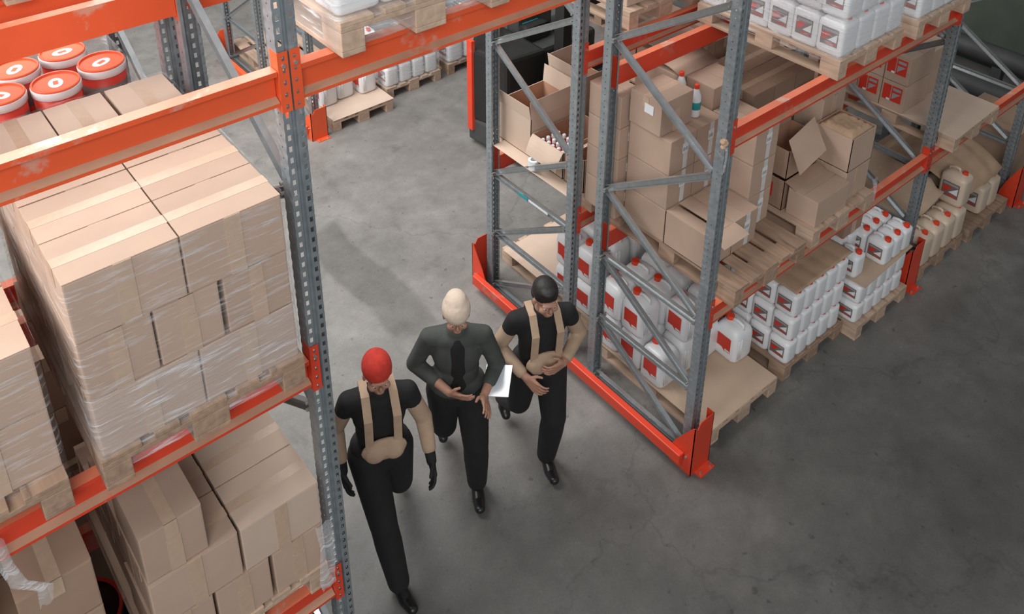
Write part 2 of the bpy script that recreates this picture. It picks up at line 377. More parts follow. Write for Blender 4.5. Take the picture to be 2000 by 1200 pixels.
def guard(x, ya, yb, label, hgt=.48, front=True, back=True, mt=None):
    """red corner guards joined by a rail; runs from ya (front) to yb (back) on the -X side of the uprights"""
    mt = mt or M_red
    root = empty('rack_guard', (x, ya, 0), 0, label, 'rack guard'); Ln = yb-ya
    def corner(y, s):
        b = MB(); t = .006
        fr = [(-.145, 0), (.055, 0), (.055, hgt), (-.085, hgt), (-.115, hgt-.05), (-.145, hgt-.02)]
        b.prism(fr, 'y', y, y+t*s)
        sd = [(y, 0), (y+s*.20, 0), (y+s*.20, .13), (y+s*.15, .24), (y+s*.02, hgt-.03), (y, hgt-.02)]
        b.prism(sd, 'x', -.145, -.139)
        b.box(.049, .055, min(y, y+s*.06), max(y, y+s*.06), 0, hgt)
        g = b.build('corner_plate', mt, root)
        f = MB(); f.box(-.10, .055, min(y, y-s*.06), max(y, y-s*.06), 0, .008); f.build('foot_plate', mt, g)
        for xx in (-.075, .03):
            d = MB(); d.tube([(xx, y-s*.035, .008), (xx, y-s*.035, .022)], .010, 8); d.build('bolt', M_bolt, g)
        d = MB(); d.tube([(-.147, y+s*.05, .15), (-.160, y+s*.05, .15)], .010, 8); d.build('bolt', M_bolt, g)
    if front: corner(0, 1)
    if back: corner(Ln, -1)
    b = MB(); b.box(-.20, -.147, .07, Ln-.07, .085, .175); b.build('guard_rail', mt, root, bevel=.008)
    return root
guard(XC+.01, 2.69, 5.22, 'long red floor guard rail with corner plates along the right passage edge')
def lone_guard(x, y, label, mt=None, s=1):
    mt = mt or M_red
    root = empty('rack_guard', (x, y, 0), 0, label, 'rack guard'); hgt = .5
    b = MB(); fr = [(-.145, 0), (.055, 0), (.055, hgt), (-.085, hgt), (-.115, hgt-.06), (-.145, hgt-.03)]
    b.prism(fr, 'y', 0, .006)
    b.prism([(0, 0), (.16, 0), (.16, .13), (.12, .26), (.02, hgt-.03), (0, hgt-.03)], 'x', -.145, -.139); b.box(.049, .055, 0, .06, 0, hgt)
    g = b.build('corner_plate', mt, root)
    f = MB(); f.box(-.10, .055, -.06, 0, 0, .008); f.build('foot_plate', mt, g)
    for xx in (-.075, .03):
        d = MB(); d.tube([(xx, -.035, .008), (xx, -.035, .022)], .010, 8); d.build('bolt', M_bolt, g)
lone_guard(XD, 2.69, 'red corner guard at the foot of the upright between two bays')
lone_guard(XE+.03, 2.64, 'dark red corner guard at the far right end of the rack')
guard(4.06, 8.17, 10.72, 'distant orange floor guard rail across the aisle', hgt=.39, mt=M_orange)

# ------------------------------------------------------------ pallets
def pallet_proto(mt):
    r = empty('pallet')
    lw = [(-.4, -.255), (-.2075, -.1125), (-.0725, .0725), (.1125, .2075), (.255, .4)]
    mbs = []
    b0 = [MB() for _ in range(5)]
    for (x0, x1), q in zip(lw, b0): q.box(x0, x1, 0, 1.2, .122, .144); q.build('deck_board', mt, r, bevel=.003)
    for y in (0, .5275, 1.055):
        q = MB(); q.box(-.4, .4, y, y+.145, .100, .122); q.build('cross_board', mt, r, bevel=.003)
    me = None
    for x0, x1 in ((-.4, -.30), (-.0725, .0725), (.30, .4)):
        q = MB(); q.box(x0, x1, 0, 1.2, 0, .022); q.build('base_board', mt, r, bevel=.003)
        for y in (0, .5275, 1.055):
            q = MB(); q.box(x0, x1, y, y+.145, .022, .100); q.build('block', mt, r, bevel=.004)
    register(r)
    return r
PAL = pallet_proto(M_wood); PALD = pallet_proto(M_woodd)
def pallet(x, y, z, label, dark=False, rz=0):
    """x = centre in X, y = front edge"""
    return place(PALD if dark else PAL, (x, y, z), rz, label, 'pallet')

# ------------------------------------------------------------ cartons
CART = {}
def carton_proto(sx, sy, sz, seam, style, mt):
    r = empty('carton'); g = .0015
    b = MB(); b.box(-sx/2+g, sx/2-g, g, sy-g, 0, sz-.006)
    b.build('body', mt, r, bevel=.006)
    for s in (-1, 1):
        f = MB()
        if seam == 'x': f.box(-sx/2+g, sx/2-g, *( (g, sy/2-.003) if s < 0 else (sy/2+.003, sy-g)), sz-.007, sz-.002)
        else: f.box(*((-sx/2+g, -.003) if s < 0 else (.003, sx/2-g)), g, sy-g, sz-.007, sz-.002)
        f.build('flap', mt, r, bevel=.0015)
    t = MB(); w = .026
    if style in ('tape', 'front', 'both'):
        if seam == 'x':
            t.box(-sx/2-.0005, sx/2+.0005, sy/2-w, sy/2+w, sz-.002, sz-.0012)
            t.box(-sx/2-.0008, -sx/2+g, sy/2-w, sy/2+w, sz-.08, sz-.0012)
        else:
            t.box(-w, w, -.0005, sy, sz-.002, sz-.0012); t.box(-w, w, -.0008, g, sz-.09, sz-.0012)
        t.build('packing_tape', M_tape, r)
    if style in ('front', 'both'):
        t = MB(); t.box(-.03, .03, -.0016, g, 0, sz-.095 if (style == 'both' or seam == 'y') else sz-.004); t.build('front_tape', M_tape, r)
    if style == 'silver':
        t = MB(); t.box(.005, .045, -.001, g, .01, sz-.005)
        t.build('silver_tape', M_stape, r)
        t = MB(); t.box(-.012, .048, -.002, -.001, sz*.50, sz*.78); q = t.build('address_sticker', M_sticker, r)
        t = MB()
        for k in range(4): t.box(-.005+k*.012, .001+k*.012, -.0028, -.002, sz*.56, sz*.66)
        t.build('barcode', M_ink, q)
    if style == 'redlabel':
        for y0, y1, kind in ((sy*.08, sy*.40, 0), (sy*.44, sy*.86, 1)):
            t = MB(); xx = -sx/2
            t.box(xx-.001, xx+g, sy-y1, sy-y0, sz*.30, sz*.86, 0)
            if kind == 1:
                t.add([(xx-.002, sy-y0-.01, sz*.62), (xx-.002, sy-y1+.01, sz*.62), (xx-.002, sy-y0-.01, sz*.38)], [(0, 1, 2)], 1)
                t.add([(xx-.002, sy-y0-.01, sz*.80), (xx-.002, sy-y1+.01, sz*.80), (xx-.002, sy-y1+.01, sz*.70), (xx-.002, sy-y0-.01, sz*.70)], [(0, 1, 2, 3)], 1)
            else:
                t.box(xx-.002, xx, sy-y1, sy-y1+.03, sz*.30, sz*.37, 2)
            t.build('red_label', [M_redl, M_greyl, M_sticker], r, fix=False)
    register(r)
    return r
def carton(x0, x1, y0, y1, z0, z1, label, seam='y', style='tape', mt=None, group=None, rz=0, name=None):
    mt = mt or M_card
    k = (round(x1-x0, 3), round(y1-y0, 3), round(z1-z0, 3), seam, style, mt.name)
    if k not in CART: CART[k] = carton_proto(x1-x0, y1-y0, z1-z0, seam, style, mt)
    return place(CART[k], ((x0+x1)/2, y0, z0), rz, label, 'cardboard box', group)
def film(x0, x1, y0, y1, z0, z1, label, mt=None, top=False, wob=.006):
    """stretch film sleeve: subdivided, slightly creased skin around a load"""
    r = .03; n = 6; pts = []
    cs = [(x1-r, y0+r, -PI/2), (x1-r, y1-r, 0), (x0+r, y1-r, PI/2), (x0+r, y0+r, PI)]
    for cx, cy, a0 in cs:
        for k in range(4): a = a0+k*PI/6; pts.append((cx+r*math.cos(a), cy+r*math.sin(a)))
    full = []
    for i in range(len(pts)):
        p, q = pts[i], pts[(i+1) % len(pts)]; d = math.hypot(q[0]-p[0], q[1]-p[1]); m_ = max(1, int(d/.06))
        for k in range(m_): full.append((p[0]+(q[0]-p[0])*k/m_, p[1]+(q[1]-p[1])*k/m_))
    rows = max(4, int((z1-z0)/.05)); vs = []; fs = []; cx = (x0+x1)/2; cy = (y0+y1)/2; rnd = random.Random(int(x0*100+z0*10)); N = len(full)
    for j in range(rows+1):
        z = z0+(z1-z0)*j/rows
        for (px, py) in full:
            s = 1+rnd.uniform(0, wob); vs.append((cx+(px-cx)*s, cy+(py-cy)*s, z+rnd.uniform(-.004, .004)))
    for j in range(rows):
        for k in range(N): fs.append((j*N+k, j*N+(k+1) % N, (j+1)*N+(k+1) % N, (j+1)*N+k))
    if top:
        fs.append(tuple(rows*N+k for k in range(N)))
    b = MB(); b.add(vs, fs); return tag(b.build('stretch_film', mt or M_film, None, smooth=True), label, 'stretch film')
def sheet(pts, z, t, label, name='cardboard_sheet', mt=None):
    b = MB(); b.prism(pts, 'z', z, z+t); return tag(b.build(name, mt or M_sheet, None, bevel=.001), label, 'cardboard sheet')

# ---- left bay, middle level: the big wrapped stack
Z2 = 2.77; ZP = Z2+.144
pallet(.765, 2.70, Z2, 'dark weathered pallet under the big wrapped box stack in the left bay', True)
h = .263
G = 'boxes in the big wrapped stack on the middle shelf'
for (x0, x1, s) in ((.378, .767, 'left'), (.770, 1.155, 'right')):
    carton(x0, x1, 2.72, 2.98, ZP, ZP+h, 'brown box, bottom front %s of the big wrapped stack' % s, 'x', 'front', group=G)
    for k in range(3):
        y = 2.72+k*.262+(.003 if k > 1 else 0)
        carton(x0, x1, y, y+.26, ZP+2*h+.002, ZP+3*h, 'brown box, top layer, %s row from front, %s column, big wrapped stack' % (ORD[k], s), 'x', 'front', group=G)
for k, (x0, x1) in enumerate(((.378, .632), (.637, .878), (.893, 1.155))):
    carton(x0, x1, 2.725, 3.115, ZP+h+.001, ZP+2*h, 'brown box, middle layer front, %s from left, big wrapped stack' % ORD[k], 'y', 'front', group=G)
    carton(x0, x1, 3.515, 3.905, ZP+2*h+.002, ZP+3*h, 'pale box, top layer behind the beam, %s from left, big wrapped stack' % ORD[k], 'y', 'tape', mt=M_cardp, group=G)
for l in range(3):
    if l < 2:
        carton(.378, .767, 3.13, 3.52, ZP+l*h+.001, ZP+(l+1)*h, 'brown box inside the left flank, %s layer, big wrapped stack' % ORD[l], 'x', 'tape', group=G)
        carton(.770, 1.155, 3.13, 3.52, ZP+l*h+.001, ZP+(l+1)*h, 'brown box inside the right flank, %s layer, big wrapped stack' % ORD[l], 'x', 'tape', group=G)
        carton(.378, 1.155, 3.53, 3.905, ZP+l*h+.001, ZP+(l+1)*h, 'brown box at the rear, %s layer, big wrapped stack' % ORD[l], 'x', 'tape', group=G)
film(.366, 1.166, 2.708, 3.915, Z2+.06, ZP+1.08*h, 'dense shiny stretch film round the bottom boxes of the big stack', M_filmc)
film(.368, 1.164, 2.710, 3.912, ZP+1.08*h, ZP+3*h+.003, 'thin clear stretch film round the upper boxes of the big stack', M_film)
# ---- left bay, lowest level
Z1 = 1.37; ZQ = Z1+.144
pallet(.80, 2.78, Z1, 'pallet under the loose box stack on the lowest left shelf')
h = .272; G = 'boxes in the loose stack on the lowest left shelf'
for k, (x0, x1) in enumerate(((.42, .67), (.68, .93), (.945, 1.195))):
    carton(x0, x1, 2.79, 3.18, ZQ, ZQ+h, 'brown box, bottom layer front, %s from left, loose stack by the upright' % ORD[k], 'y', 'front', group=G)
for k in range(3):
    y = 2.79+k*.265
    carton(.825, 1.20, y, y+.26, ZQ+h+.001, ZQ+2*h, 'pale box, upper layer, %s from front, right column of the loose stack' % ORD[k], 'x', 'front', mt=M_cardp if k < 2 else M_card, group=G)
    carton(.43, .815, y, y+.26, ZQ+h+.001, ZQ+2*h, 'brown box, second layer, %s from front, middle column of the loose stack' % ORD[k], 'x', 'front', group=G)
carton(.825, 1.20, 3.60, 3.86, ZQ+h+.001, ZQ+2*h, 'brown box at the back of the right column of the loose stack', 'x', 'front', group=G)
for x0, x1, s in ((.43, .815, 'left'), (.825, 1.20, 'right')):
    carton(x0, x1, 3.2, 3.58, ZQ, ZQ+h, 'brown box in the bottom layer, inner %s of the loose stack' % s, 'x', 'tape', group=G)
    carton(x0, x1, 3.60, 3.95, ZQ, ZQ+h, 'brown box in the bottom layer, rear %s of the loose stack' % s, 'x', 'tape', group=G)
carton(.435, .695, 2.80, 3.19, ZQ+2*h+.001, ZQ+3*h, 'brown taped box lying alone on top of the loose stack, nearest the front', 'y', 'front')
# a crumpled film tail on the pallet corner
def film_scrap(pts, label, w=.05):
    b = MB(); P = [Vector(p) for p in pts]; rnd = random.Random(len(label)); vs = []
    for i, p in enumerate(P):
        for k in range(5):
            a = k/4-.5; vs.append((p.x+w*a*(1+.3*rnd.random()), p.y-.012*abs(math.sin(k*2.1+i)), p.z+rnd.uniform(-.01, .01)))
    fs = [(i*5+k, i*5+k+1, (i+1)*5+k+1, (i+1)*5+k) for i in range(len(P)-1) for k in range(4)]
    b.add(vs, fs); return tag(b.build('film_scrap', M_filmc, None, smooth=True, solid=.0012), label, 'film scrap')
film_scrap([(1.19, 2.775, 1.80), (1.20, 2.765, 1.68), (1.19, 2.76, 1.56), (1.175, 2.755, 1.45), (1.18, 2.75, 1.40)], 'crumpled white film tail hanging from the lowest left shelf corner', .07)
# ---- neighbouring pallet at the left edge of the picture
pallet(-.14, 2.78, Z1, 'pallet under the dark box stack at the lower left')
G = 'boxes in the lower left corner stack'
for l in range(3):
    for k, (x0, x1) in enumerate(((-.54, -.13), (-.12, .27))):
        for q in range(3):
            if l == 2 and k == 1 and q == 0: continue
            y = 2.80+q*.38
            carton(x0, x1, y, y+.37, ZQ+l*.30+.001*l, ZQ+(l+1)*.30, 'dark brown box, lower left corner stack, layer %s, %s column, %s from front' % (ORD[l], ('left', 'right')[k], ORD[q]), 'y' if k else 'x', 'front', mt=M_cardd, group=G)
carton(.0, .27, 2.80, 3.17, ZQ+2*.30+.002, ZQ+2.9*.30, 'smaller brown box on the front right of the lower left corner stack', 'y', 'tape', mt=M_cardd)
film_scrap([(.0, 2.79, 2.74), (.01, 2.77, 2.62), (.03, 2.76, 2.52), (.10, 2.75, 2.45), (.09, 2.75, 2.36)], 'torn white film strip hanging at the lower left stack', .045)
pallet(-.14, 2.72, Z2, 'weathered pallet on the middle shelf at the left edge', True)
G = 'boxes of the left edge stack on the middle shelf'
for l in range(2):
    for k, (x0, x1) in enumerate(((-.54, -.14), (-.13, .26))):
        for q in range(3):
            y = 2.78+q*.38
            carton(x0, x1, y, y+.37, ZP+l*.28+.001, ZP+(l+1)*.28, 'brown box of the left edge stack, %s layer, %s column, %s from front' % (('lower', 'upper')[l], ('left', 'right')[k], ORD[q]), 'x', 'front', group=G)
film(-.555, .275, 2.765, 3.93, Z2+.06, ZP+.57, 'stretch film round the left edge stack on the middle shelf', M_film)

# ---- darker goods behind and below the left bay
pallet(.72, 4.10, Z1, 'rear row pallet on the lowest left shelf', True); pallet(-.25, 4.10, Z1, 'rear row pallet at the left edge, lowest shelf', True)
G = 'dark boxes in the rear row of the left bay'
for i in range(4):
    for l in range(2):
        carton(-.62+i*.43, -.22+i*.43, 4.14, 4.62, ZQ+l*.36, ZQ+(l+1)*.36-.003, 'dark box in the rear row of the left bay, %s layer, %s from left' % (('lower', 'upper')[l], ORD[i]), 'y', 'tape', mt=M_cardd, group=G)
for k, x in enumerate((-.97, -.12, .73)): pallet(x, 2.80, 0, 'floor pallet below the left bay, %s from left' % ORD[k], True)
G = 'black drums on the floor below the left bay'
for k, (x, y) in enumerate(((-.20, 3.15), (.25, 3.15), (.70, 3.15), (-.20, 3.65), (.25, 3.65), (.70, 3.65))):
    r = empty('drum', (x, y, .145), 0, 'black drum with a red ring on the floor below the left bay, %s one' % ORD[k], 'drum', G)
    b = MB(); b.lathe([(.19, 0), (.20, .01), (.20, .25), (.205, .26), (.20, .27), (.20, .84), (.19, .86)], 28); b.build('body', M_black, r, smooth=True)
    b = MB(); b.lathe([(.175, .862), (.190, .862), (.190, .872), (.175, .872), (.175, .862)], 28, caps=False); b.build('ring', M_redl, r)
pallet(.30, 4.10, 0, 'rear floor pallet below the left bay', True)
carton(-.08, .68, 4.15, 5.1, .145, 1.1, 'large dark carton on the rear floor pallet below the left bay', 'x', 'tape', mt=M_cardd)
pallet(-.55, 4.02, Z2, 'rear row pallet on the middle shelf at the left edge')
carton(-.93, -.17, 4.1, 5.0, ZP, ZP+.6, 'brown carton in the rear row at the left edge, middle shelf', 'x', 'tape')
# ------------------------------------------------------------ pails behind the big stack
def pail_proto():
    r = empty('pail'); R = .1195; H = .27
    b = MB(); b.lathe([(R*.86, 0), (R*.90, .02), (R*.955, H-.05)], 36); b.build('bucket', M_redl, r, smooth=True)
    b = MB(); b.lathe([(R*.915, .08), (R*.925, .081), (R*.945, .165), (R*.93, .166)], 36); b.build('dark_band', M_darkl, r, smooth=True)
    b = MB(); b.lathe([(R*.95, H-.055), (R, H-.052), (R*1.01, H-.015), (R*.99, H-.010), (R*.95, H-.012), (R*.95, H-.055)], 36, caps=False); b.build('rim', M_white, r, smooth=True)
    b = MB(); b.lathe([(R*.94, H-.03), (R*.985, H-.004), (R*.95, H), (R*.90, H-.001), (R*.88, H-.012), (.01, H-.012)], 36); ld = b.build('lid', M_orl, r)
    b = MB(); n = 28; b.prism([(.052*math.cos(2*PI*k/n), .035*math.sin(2*PI*k/n)) for k in range(n)], 'z', H-.013, H-.0105); b.build('lid_sticker', M_sticker, ld)
    b = MB(); b.prism([(-.02, -.012), (.022, -.012), (.022, .012), (-.02, .012)], 'z', H-.0105, H-.0098); b.build('printed_mark', M_orl, ld)
    register(r); return r
PAIL = pail_proto()
pallet(.84, 4.02, Z2, 'pallet under the orange lidded pails behind the big box stack')
for lz in range(2):
    for k, (x, y) in enumerate(((1.11, 4.70), (.86, 4.62), (.61, 4.66), (.985, 4.95), (.735, 4.90), (.485, 4.93), (1.11, 4.42) , (.61, 4.38), (.86, 4.36))):
        if lz == 1 and k > 5: continue
        place(PAIL, (x-.018, y, ZP+lz*.271), .5+k*.9, 'orange lidded pail, %s layer, %s one behind the box stack' % (('lower', 'upper')[lz], ORD[k] if k < 8 else 'last'), 'pail', 'orange lidded pails')
film(.36, 1.222, 4.22, 5.09, ZP+.02, ZP+.53, 'glossy white stretch film round the orange pails', M_filmc)
pallet(.31, 3.985, 4.17, 'pale pallet corner resting on the top rear beam at upper left')
carton(-.05, .66, 4.02, 5.1, 4.17+.144, 4.9, 'pale box load on the pallet at upper left', 'x', 'tape', mt=M_cardp)

# ------------------------------------------------------------ jerrycans
def can_body(wx, wy, h, e=4.5, shoulder=.8, n=40):
    prof = [(.86, .0), (.97, .012), (1, .03), (1, h*shoulder-.02), (.97, h*shoulder+.01), (.86, h*.90), (.66, h*.965), (.40, h*.985)]
    b = MB(); vs = []; fs = []
    def sg(v, p): return math.copysign(abs(v)**p, v)
    for s, z in prof:
        for k in range(n):
            a = 2*PI*k/n; vs.append((wx/2*s*sg(math.cos(a), 2/e), wy/2*s*sg(math.sin(a), 2/e), z))
    for i in range(len(prof)-1):
        for k in range(n): fs.append((i*n+k, i*n+(k+1) % n, (i+1)*n+(k+1) % n, (i+1)*n+k))
    fs += [tuple(range(n))[::-1], tuple((len(prof)-1)*n+k for k in range(n))]
    b.add(vs, fs); return b
def can_proto(wx, wy, h, mt, kind, capy, e=4.8):
    r = empty('jerrycan'); can_body(wx, wy, h, e if kind == 'pic' else 5.0, .84 if kind == 'pic' else .76).build('body', mt, r, smooth=True)
    b = MB(); ys = -1 if capy < 0 else 1
    b.tube([(0, -ys*wy*.36, h*.90), (0, -ys*wy*.33, h*1.03), (0, -ys*wy*.12, h*1.06), (0, ys*wy*.02, h*1.05), (0, ys*wy*.06, h*.97)], [.012, .013, .013, .013, .014], 10)
    b.build('handle', mt, r, smooth=True)
    cr = .033 if kind == 'red' else .026
    b = MB(); b.lathe([(cr, 0), (cr, .026), (cr*.92, .031), (cr*.5, .032)], 18, (0, capy, h*(.985 if kind == 'red' else .95))); b.build('cap', M_cap, r)
    x = -wx/2-.0015
    if kind == 'red':
        t = MB(); y0, y1, z0, z1 = -.066, .066, h*.26, h*.72; n = 8
        vs = []
        for i in range(n+1):
            y = y0+(y1-y0)*i/n
            vs += [(x, y, z0+(.012*math.sin(i*1.7) if i < n-3 else .02)), (x, y, z1)]
        t.add(vs, [(2*i, 2*i+2, 2*i+3, 2*i+1) for i in range(n)], 0)
        t.add([(x-.001, y0+.002, z0-.006), (x-.001, y0+.05, z0-.006), (x-.001, y0+.05, z0+.024), (x-.001, y0+.002, z0+.024)], [(0, 1, 2, 3)], 1)
        for k in range(4): t.add([(x-.002, y0+.008+k*.01, z0+.002), (x-.002, y0+.013+k*.01, z0+.002), (x-.002, y0+.013+k*.01, z0+.014), (x-.002, y0+.008+k*.01, z0+.014)], [(0, 1, 2, 3)], 2)
        t.build('red_label', [M_redl, M_sticker, M_ink], r, fix=False)
        t = MB()
        for k in range(3): t.tube([(-wx*.30+k*.018-.01, -wy/2-.001, .04), (-wx*.30+k*.018-.01, -wy/2-.001, h*.75)], .004, 6)
        t.build('moulded_rib', mt, r, smooth=True)
    else:
        t = MB(); y0, y1, z0, z1 = -wy*.33, wy*.33, h*.25, h*.72
        t.add([(x, y0, z0), (x, y1, z0), (x, y1, z1), (x, y0, z1)], [(0, 1, 2, 3)], 0)
        def q(pts, mi, d=.001): t.add([(x-d, y0+(y1-y0)*(1-u), z0+(z1-z0)*v) for u, v in pts], [tuple(range(len(pts)))], mi)
        q([(.06, .78), (.94, .78), (.94, .93), (.06, .93)], 2)
        q([(.06, .28), (.06, .72), (.62, .72), (.30, .34)], 1)
        q([(.94, .26), (.94, .74), (.42, .30)], 3)
        for k in range(6): q([(.34+k*.1, .06), (.41+k*.1, .06), (.41+k*.1, .20), (.34+k*.1, .20)], 1)
        t.build('printed_label', [M_darkl, M_redl, M_greyl, M_sticker], r, fix=False)
    register(r); return r
CAN_S = can_proto(.146, .188, .228, M_white, 'pic', -.055)
CAN_B = can_proto(.225, .235, .312, M_white, 'red', .05)
CAN_C = can_proto(.20, .24, .33, M_cream, 'pic', -.06)
CAN_M = can_proto(.192, .194, .272, M_white, 'pic', -.055, 9)

# ---- right bay, floor pallets
FY = 2.76
pallet(4.61, FY, 0, 'floor pallet beside the passage with a cardboard sheet and big jerrycans')
sheet([(4.19, FY+.005), (5.01, FY+.005), (5.01, FY+1.16), (4.19, FY+1.16)], .1445, .006, 'brown cardboard sheet on the floor pallet beside the passage')
G = 'big jerrycans with plain red labels'
def bigcan(x, y, z, label): place(CAN_B, (x, y, z), random.uniform(-.05, .05), label, 'jerrycan', G)
for ix, x in enumerate((4.31, 4.545, 4.78)):
    for iy, y in enumerate((3.36, 3.60, 3.84)):
        if ix == 2 and iy == 0: continue
        bigcan(x, y, .151, 'red labelled jerrycan, lower layer, %s column from passage, %s from front' % (ORD[ix], ORD[iy]))
bigcan(4.95, 3.16, .151, 'white jerrycan with red label standing alone on cardboard behind the front upright')
for x, y, lb in ((4.31, 3.59, 'upper layer at the passage side, nearest the front'), (4.31, 3.83, 'upper layer at the passage side, behind another'),
                 (4.545, 3.35, 'upper layer, front can of the middle column'), (4.545, 3.59, 'upper layer, middle can of the middle column'), (4.545, 3.83, 'upper layer, rear can of the middle column'),
                 (4.78, 3.60, 'upper layer, middle can of the inner column'), (4.78, 3.84, 'upper layer, rear can of the inner column')):
    bigcan(x, y, .151+.322, 'white jerrycan with plain red label, ' + lb)
for k in range(3):
    bigcan(4.78, 3.35-.0*k, .151+.322*k, 'white jerrycan with plain red label, front of the inner column, %s up' % ORD[k]) if k < 2 else None
# rear row floor pallet with more big cans
pallet(4.72, 4.10, 0, 'rear floor pallet holding big jerrycans behind the passage pallet')
for ix, x in enumerate((4.43, 4.665, 4.90)):
    for iy, y in enumerate((4.24, 4.48)):
        for l in range(2):
            bigcan(x, y, .145+.322*l, 'rear row white jerrycan, %s layer, %s from the passage, %s row back' % (('lower', 'upper')[l], ORD[ix], ORD[iy]))
sheet([(4.30, 4.70), (4.30, 5.26), (5.0, 5.26), (5.05, 4.95), (5.0, 4.70)], .148, .006, 'pale cardboard sheet on the rear floor pallet seen through the frame', mt=M_cardp)
G = 'brown boxes on the rear floor pallet'
pallet(5.65, 4.10, 0, 'rear floor pallet with brown boxes behind the jerrycans', True)
for k in range(3):
    for l in range(3):
        carton(5.1+k*.3, 5.39+k*.3, 4.15, 4.5, .145+l*.26, .145+(l+1)*.26-.002, 'brown box behind the big jerrycans, layer %s, %s from left' % (ORD[l], ORD[k]), 'y', 'silver', mt=M_cardd, group=G)
# second floor pallet: three layers of small cans under a card
pallet(5.53, FY+.02, 0, 'floor pallet under three layers of small picture label jerrycans', True)
G = 'small jerrycans in the three layer block'
for l in range(3):
    for ix in range(5):
        for iy in range(6):
            if ix > 0 and iy > 0 and not (l == 2 and iy < 5): continue
            place(CAN_S, (5.225+ix*.148, 2.885+iy*.19, .145+l*.237), 0, 'small jerrycan, %s layer, %s from left, %s from front, three layer block' % (('bottom', 'middle', 'top')[l], ORD[ix], ORD[iy]), 'jerrycan', G)
def draped(nx, ny, x0, x1, y0, y1, z, amp, label, fx=5, fy=6, mt=None, droop=.0, t=.005, cut=0):
    b = MB(); vs = []; fs = []
    for j in range(ny+1):
        for i in range(nx+1):
            u = i/nx; v = j/ny; e = max(0, abs(u-.5)*2-.85)/.15; ev = max(0, abs(v-.5)*2-.85)/.15
            zz = z+amp*abs(math.sin(PI*u*fx))*.7+amp*abs(math.sin(PI*v*fy))*.5-droop*(e+ev)
            xx = x0+(x1-x0)*u; yy = y0+(y1-y0)*v
            if cut: yy += cut*max(0, .5-v)*abs(math.sin(PI*u*fx))*.3; xx += cut*(.5-abs(v-.5))*(-1 if u > .5 else 1)*0
            vs.append((xx, yy, zz))
    for j in range(ny):
        for i in range(nx): fs.append((j*(nx+1)+i, j*(nx+1)+i+1, (j+1)*(nx+1)+i+1, (j+1)*(nx+1)+i))
    b.add(vs, fs); return tag(b.build('cardboard_sheet', mt or M_sheet, None, smooth=True, solid=t), label, 'cardboard sheet')
draped(40, 48, 5.152, 5.915, 2.795, 3.94, .145+.237*2+.228*1.09+.004, .010, 'brown cardboard sheet pressed over the small jerrycan block', 5, 6, mt=M_kraft)
# third floor pallet
pallet(6.36, 2.66, 0, 'floor pallet against the red guard with jerrycans and a card layer')
G = 'small jerrycans on the pallet by the red guard'
for l in range(2):
    for ix in range(5):
        for iy in range(4):
            if ix > 0 and iy > 0: continue
            place(CAN_S, (6.04+ix*.148, 2.79+iy*.19, .145+l*.205), 0, 'small jerrycan under the card by the guard, %s layer, %s from left, %s from front' % (('lower', 'upper')[l], ORD[ix], ORD[iy]), 'jerrycan', G).scale = (1, 1, .86)
tag(sheet([(5.955, 2.66), (6.74, 2.68), (6.76, 3.80), (5.96, 3.80)], .566, .008, 'thick brown card separating the jerrycan layers by the red guard'))
for ix in range(3):
    place(CAN_S, (6.36+ix*.148, 2.79, .575), 0, 'small jerrycan on the card by the guard, %s of the front three' % ORD[ix], 'jerrycan', G)
    place(CAN_S, (6.36+ix*.148, 2.985, .575), 0, 'small white jerrycan on top of the card, %s in the second row by the guard' % ORD[ix], 'jerrycan', G)
    place(CAN_S, (6.36+ix*.148, 3.18, .575), 0, 'small white jerrycan on top of the card, %s in the third row by the guard' % ORD[ix], 'jerrycan', G)
place(CAN_S, (6.035, 2.86, .575), 0, 'small white jerrycan alone at the left corner of the card', 'jerrycan')
place(CAN_S, (6.10, 3.06, .575), .1, 'small white jerrycan behind the lone corner one, on the card', 'jerrycan')
place(CAN_S, (6.25, 3.06, .575), 0, 'small white jerrycan under the tall carton beside the lone one', 'jerrycan')
place(CAN_S, (6.12, 3.26, .575), 0, 'small white jerrycan half hidden below the orange beam by the tall carton', 'jerrycan')
place(CAN_S, (6.27, 3.26, .575), 0, 'small white jerrycan behind the tall carton', 'jerrycan')
carton(6.05, 6.32, 2.96, 3.30, .825, 1.16, 'tall plain carton standing on jerrycans under the orange beam', 'x', 'front', mt=M_cardd)

# ---- far right bay, floor
pallet(7.43, 2.69, 0, 'floor pallet with cream jerrycans right of the red guard', True)
G = 'cream jerrycans in the far right bay'
for ix in range(4):
    for iy in range(4):
        if ix > 0 and iy > 1: continue
        place(CAN_C, (7.13+ix*.204, 2.82+iy*.245, .145), 0, 'cream jerrycan, %s from left, %s row back, right of the red guard' % (ORD[ix], ORD[iy]), 'jerrycan', G)
place(CAN_C, (7.75, 2.83, .145+.352), 0, 'cream jerrycan raised on another at the step between the two pallets', 'jerrycan')
b = MB(); pts = [(6.99, 2.78, .50), (7.35, 2.74, .50), (7.66, 2.78, .58), (7.70, 3.1, .78), (7.6, 3.8, .80), (7.0, 3.8, .52)]
vs = []; fs = []; nx = 16; ny = 14
for j in range(ny+1):
    for i in range(nx+1):
        u = i/nx; v = j/ny; x = 7.0+(.62+.04*v)*u; y = 2.86+.03*math.sin(u*3)+1.0*v-.0*u; z = .515+.02*math.sin(u*7)+.36*max(0, u-.55)*(1 if v > .1 else .6)+.02*v
        vs.append((x, y, z))
for j in range(ny):
    for i in range(nx): fs.append((j*(nx+1)+i, j*(nx+1)+i+1, (j+1)*(nx+1)+i+1, (j+1)*(nx+1)+i))
b.add(vs, fs); tag(b.build('cardboard_sheet', M_sheet, None, smooth=True, solid=.006), 'flat cardboard sheet leaning up over the cream jerrycans', 'cardboard sheet')
pallet(8.32, 2.67, 0, 'last floor pallet at the far right with two cream jerrycans', True)
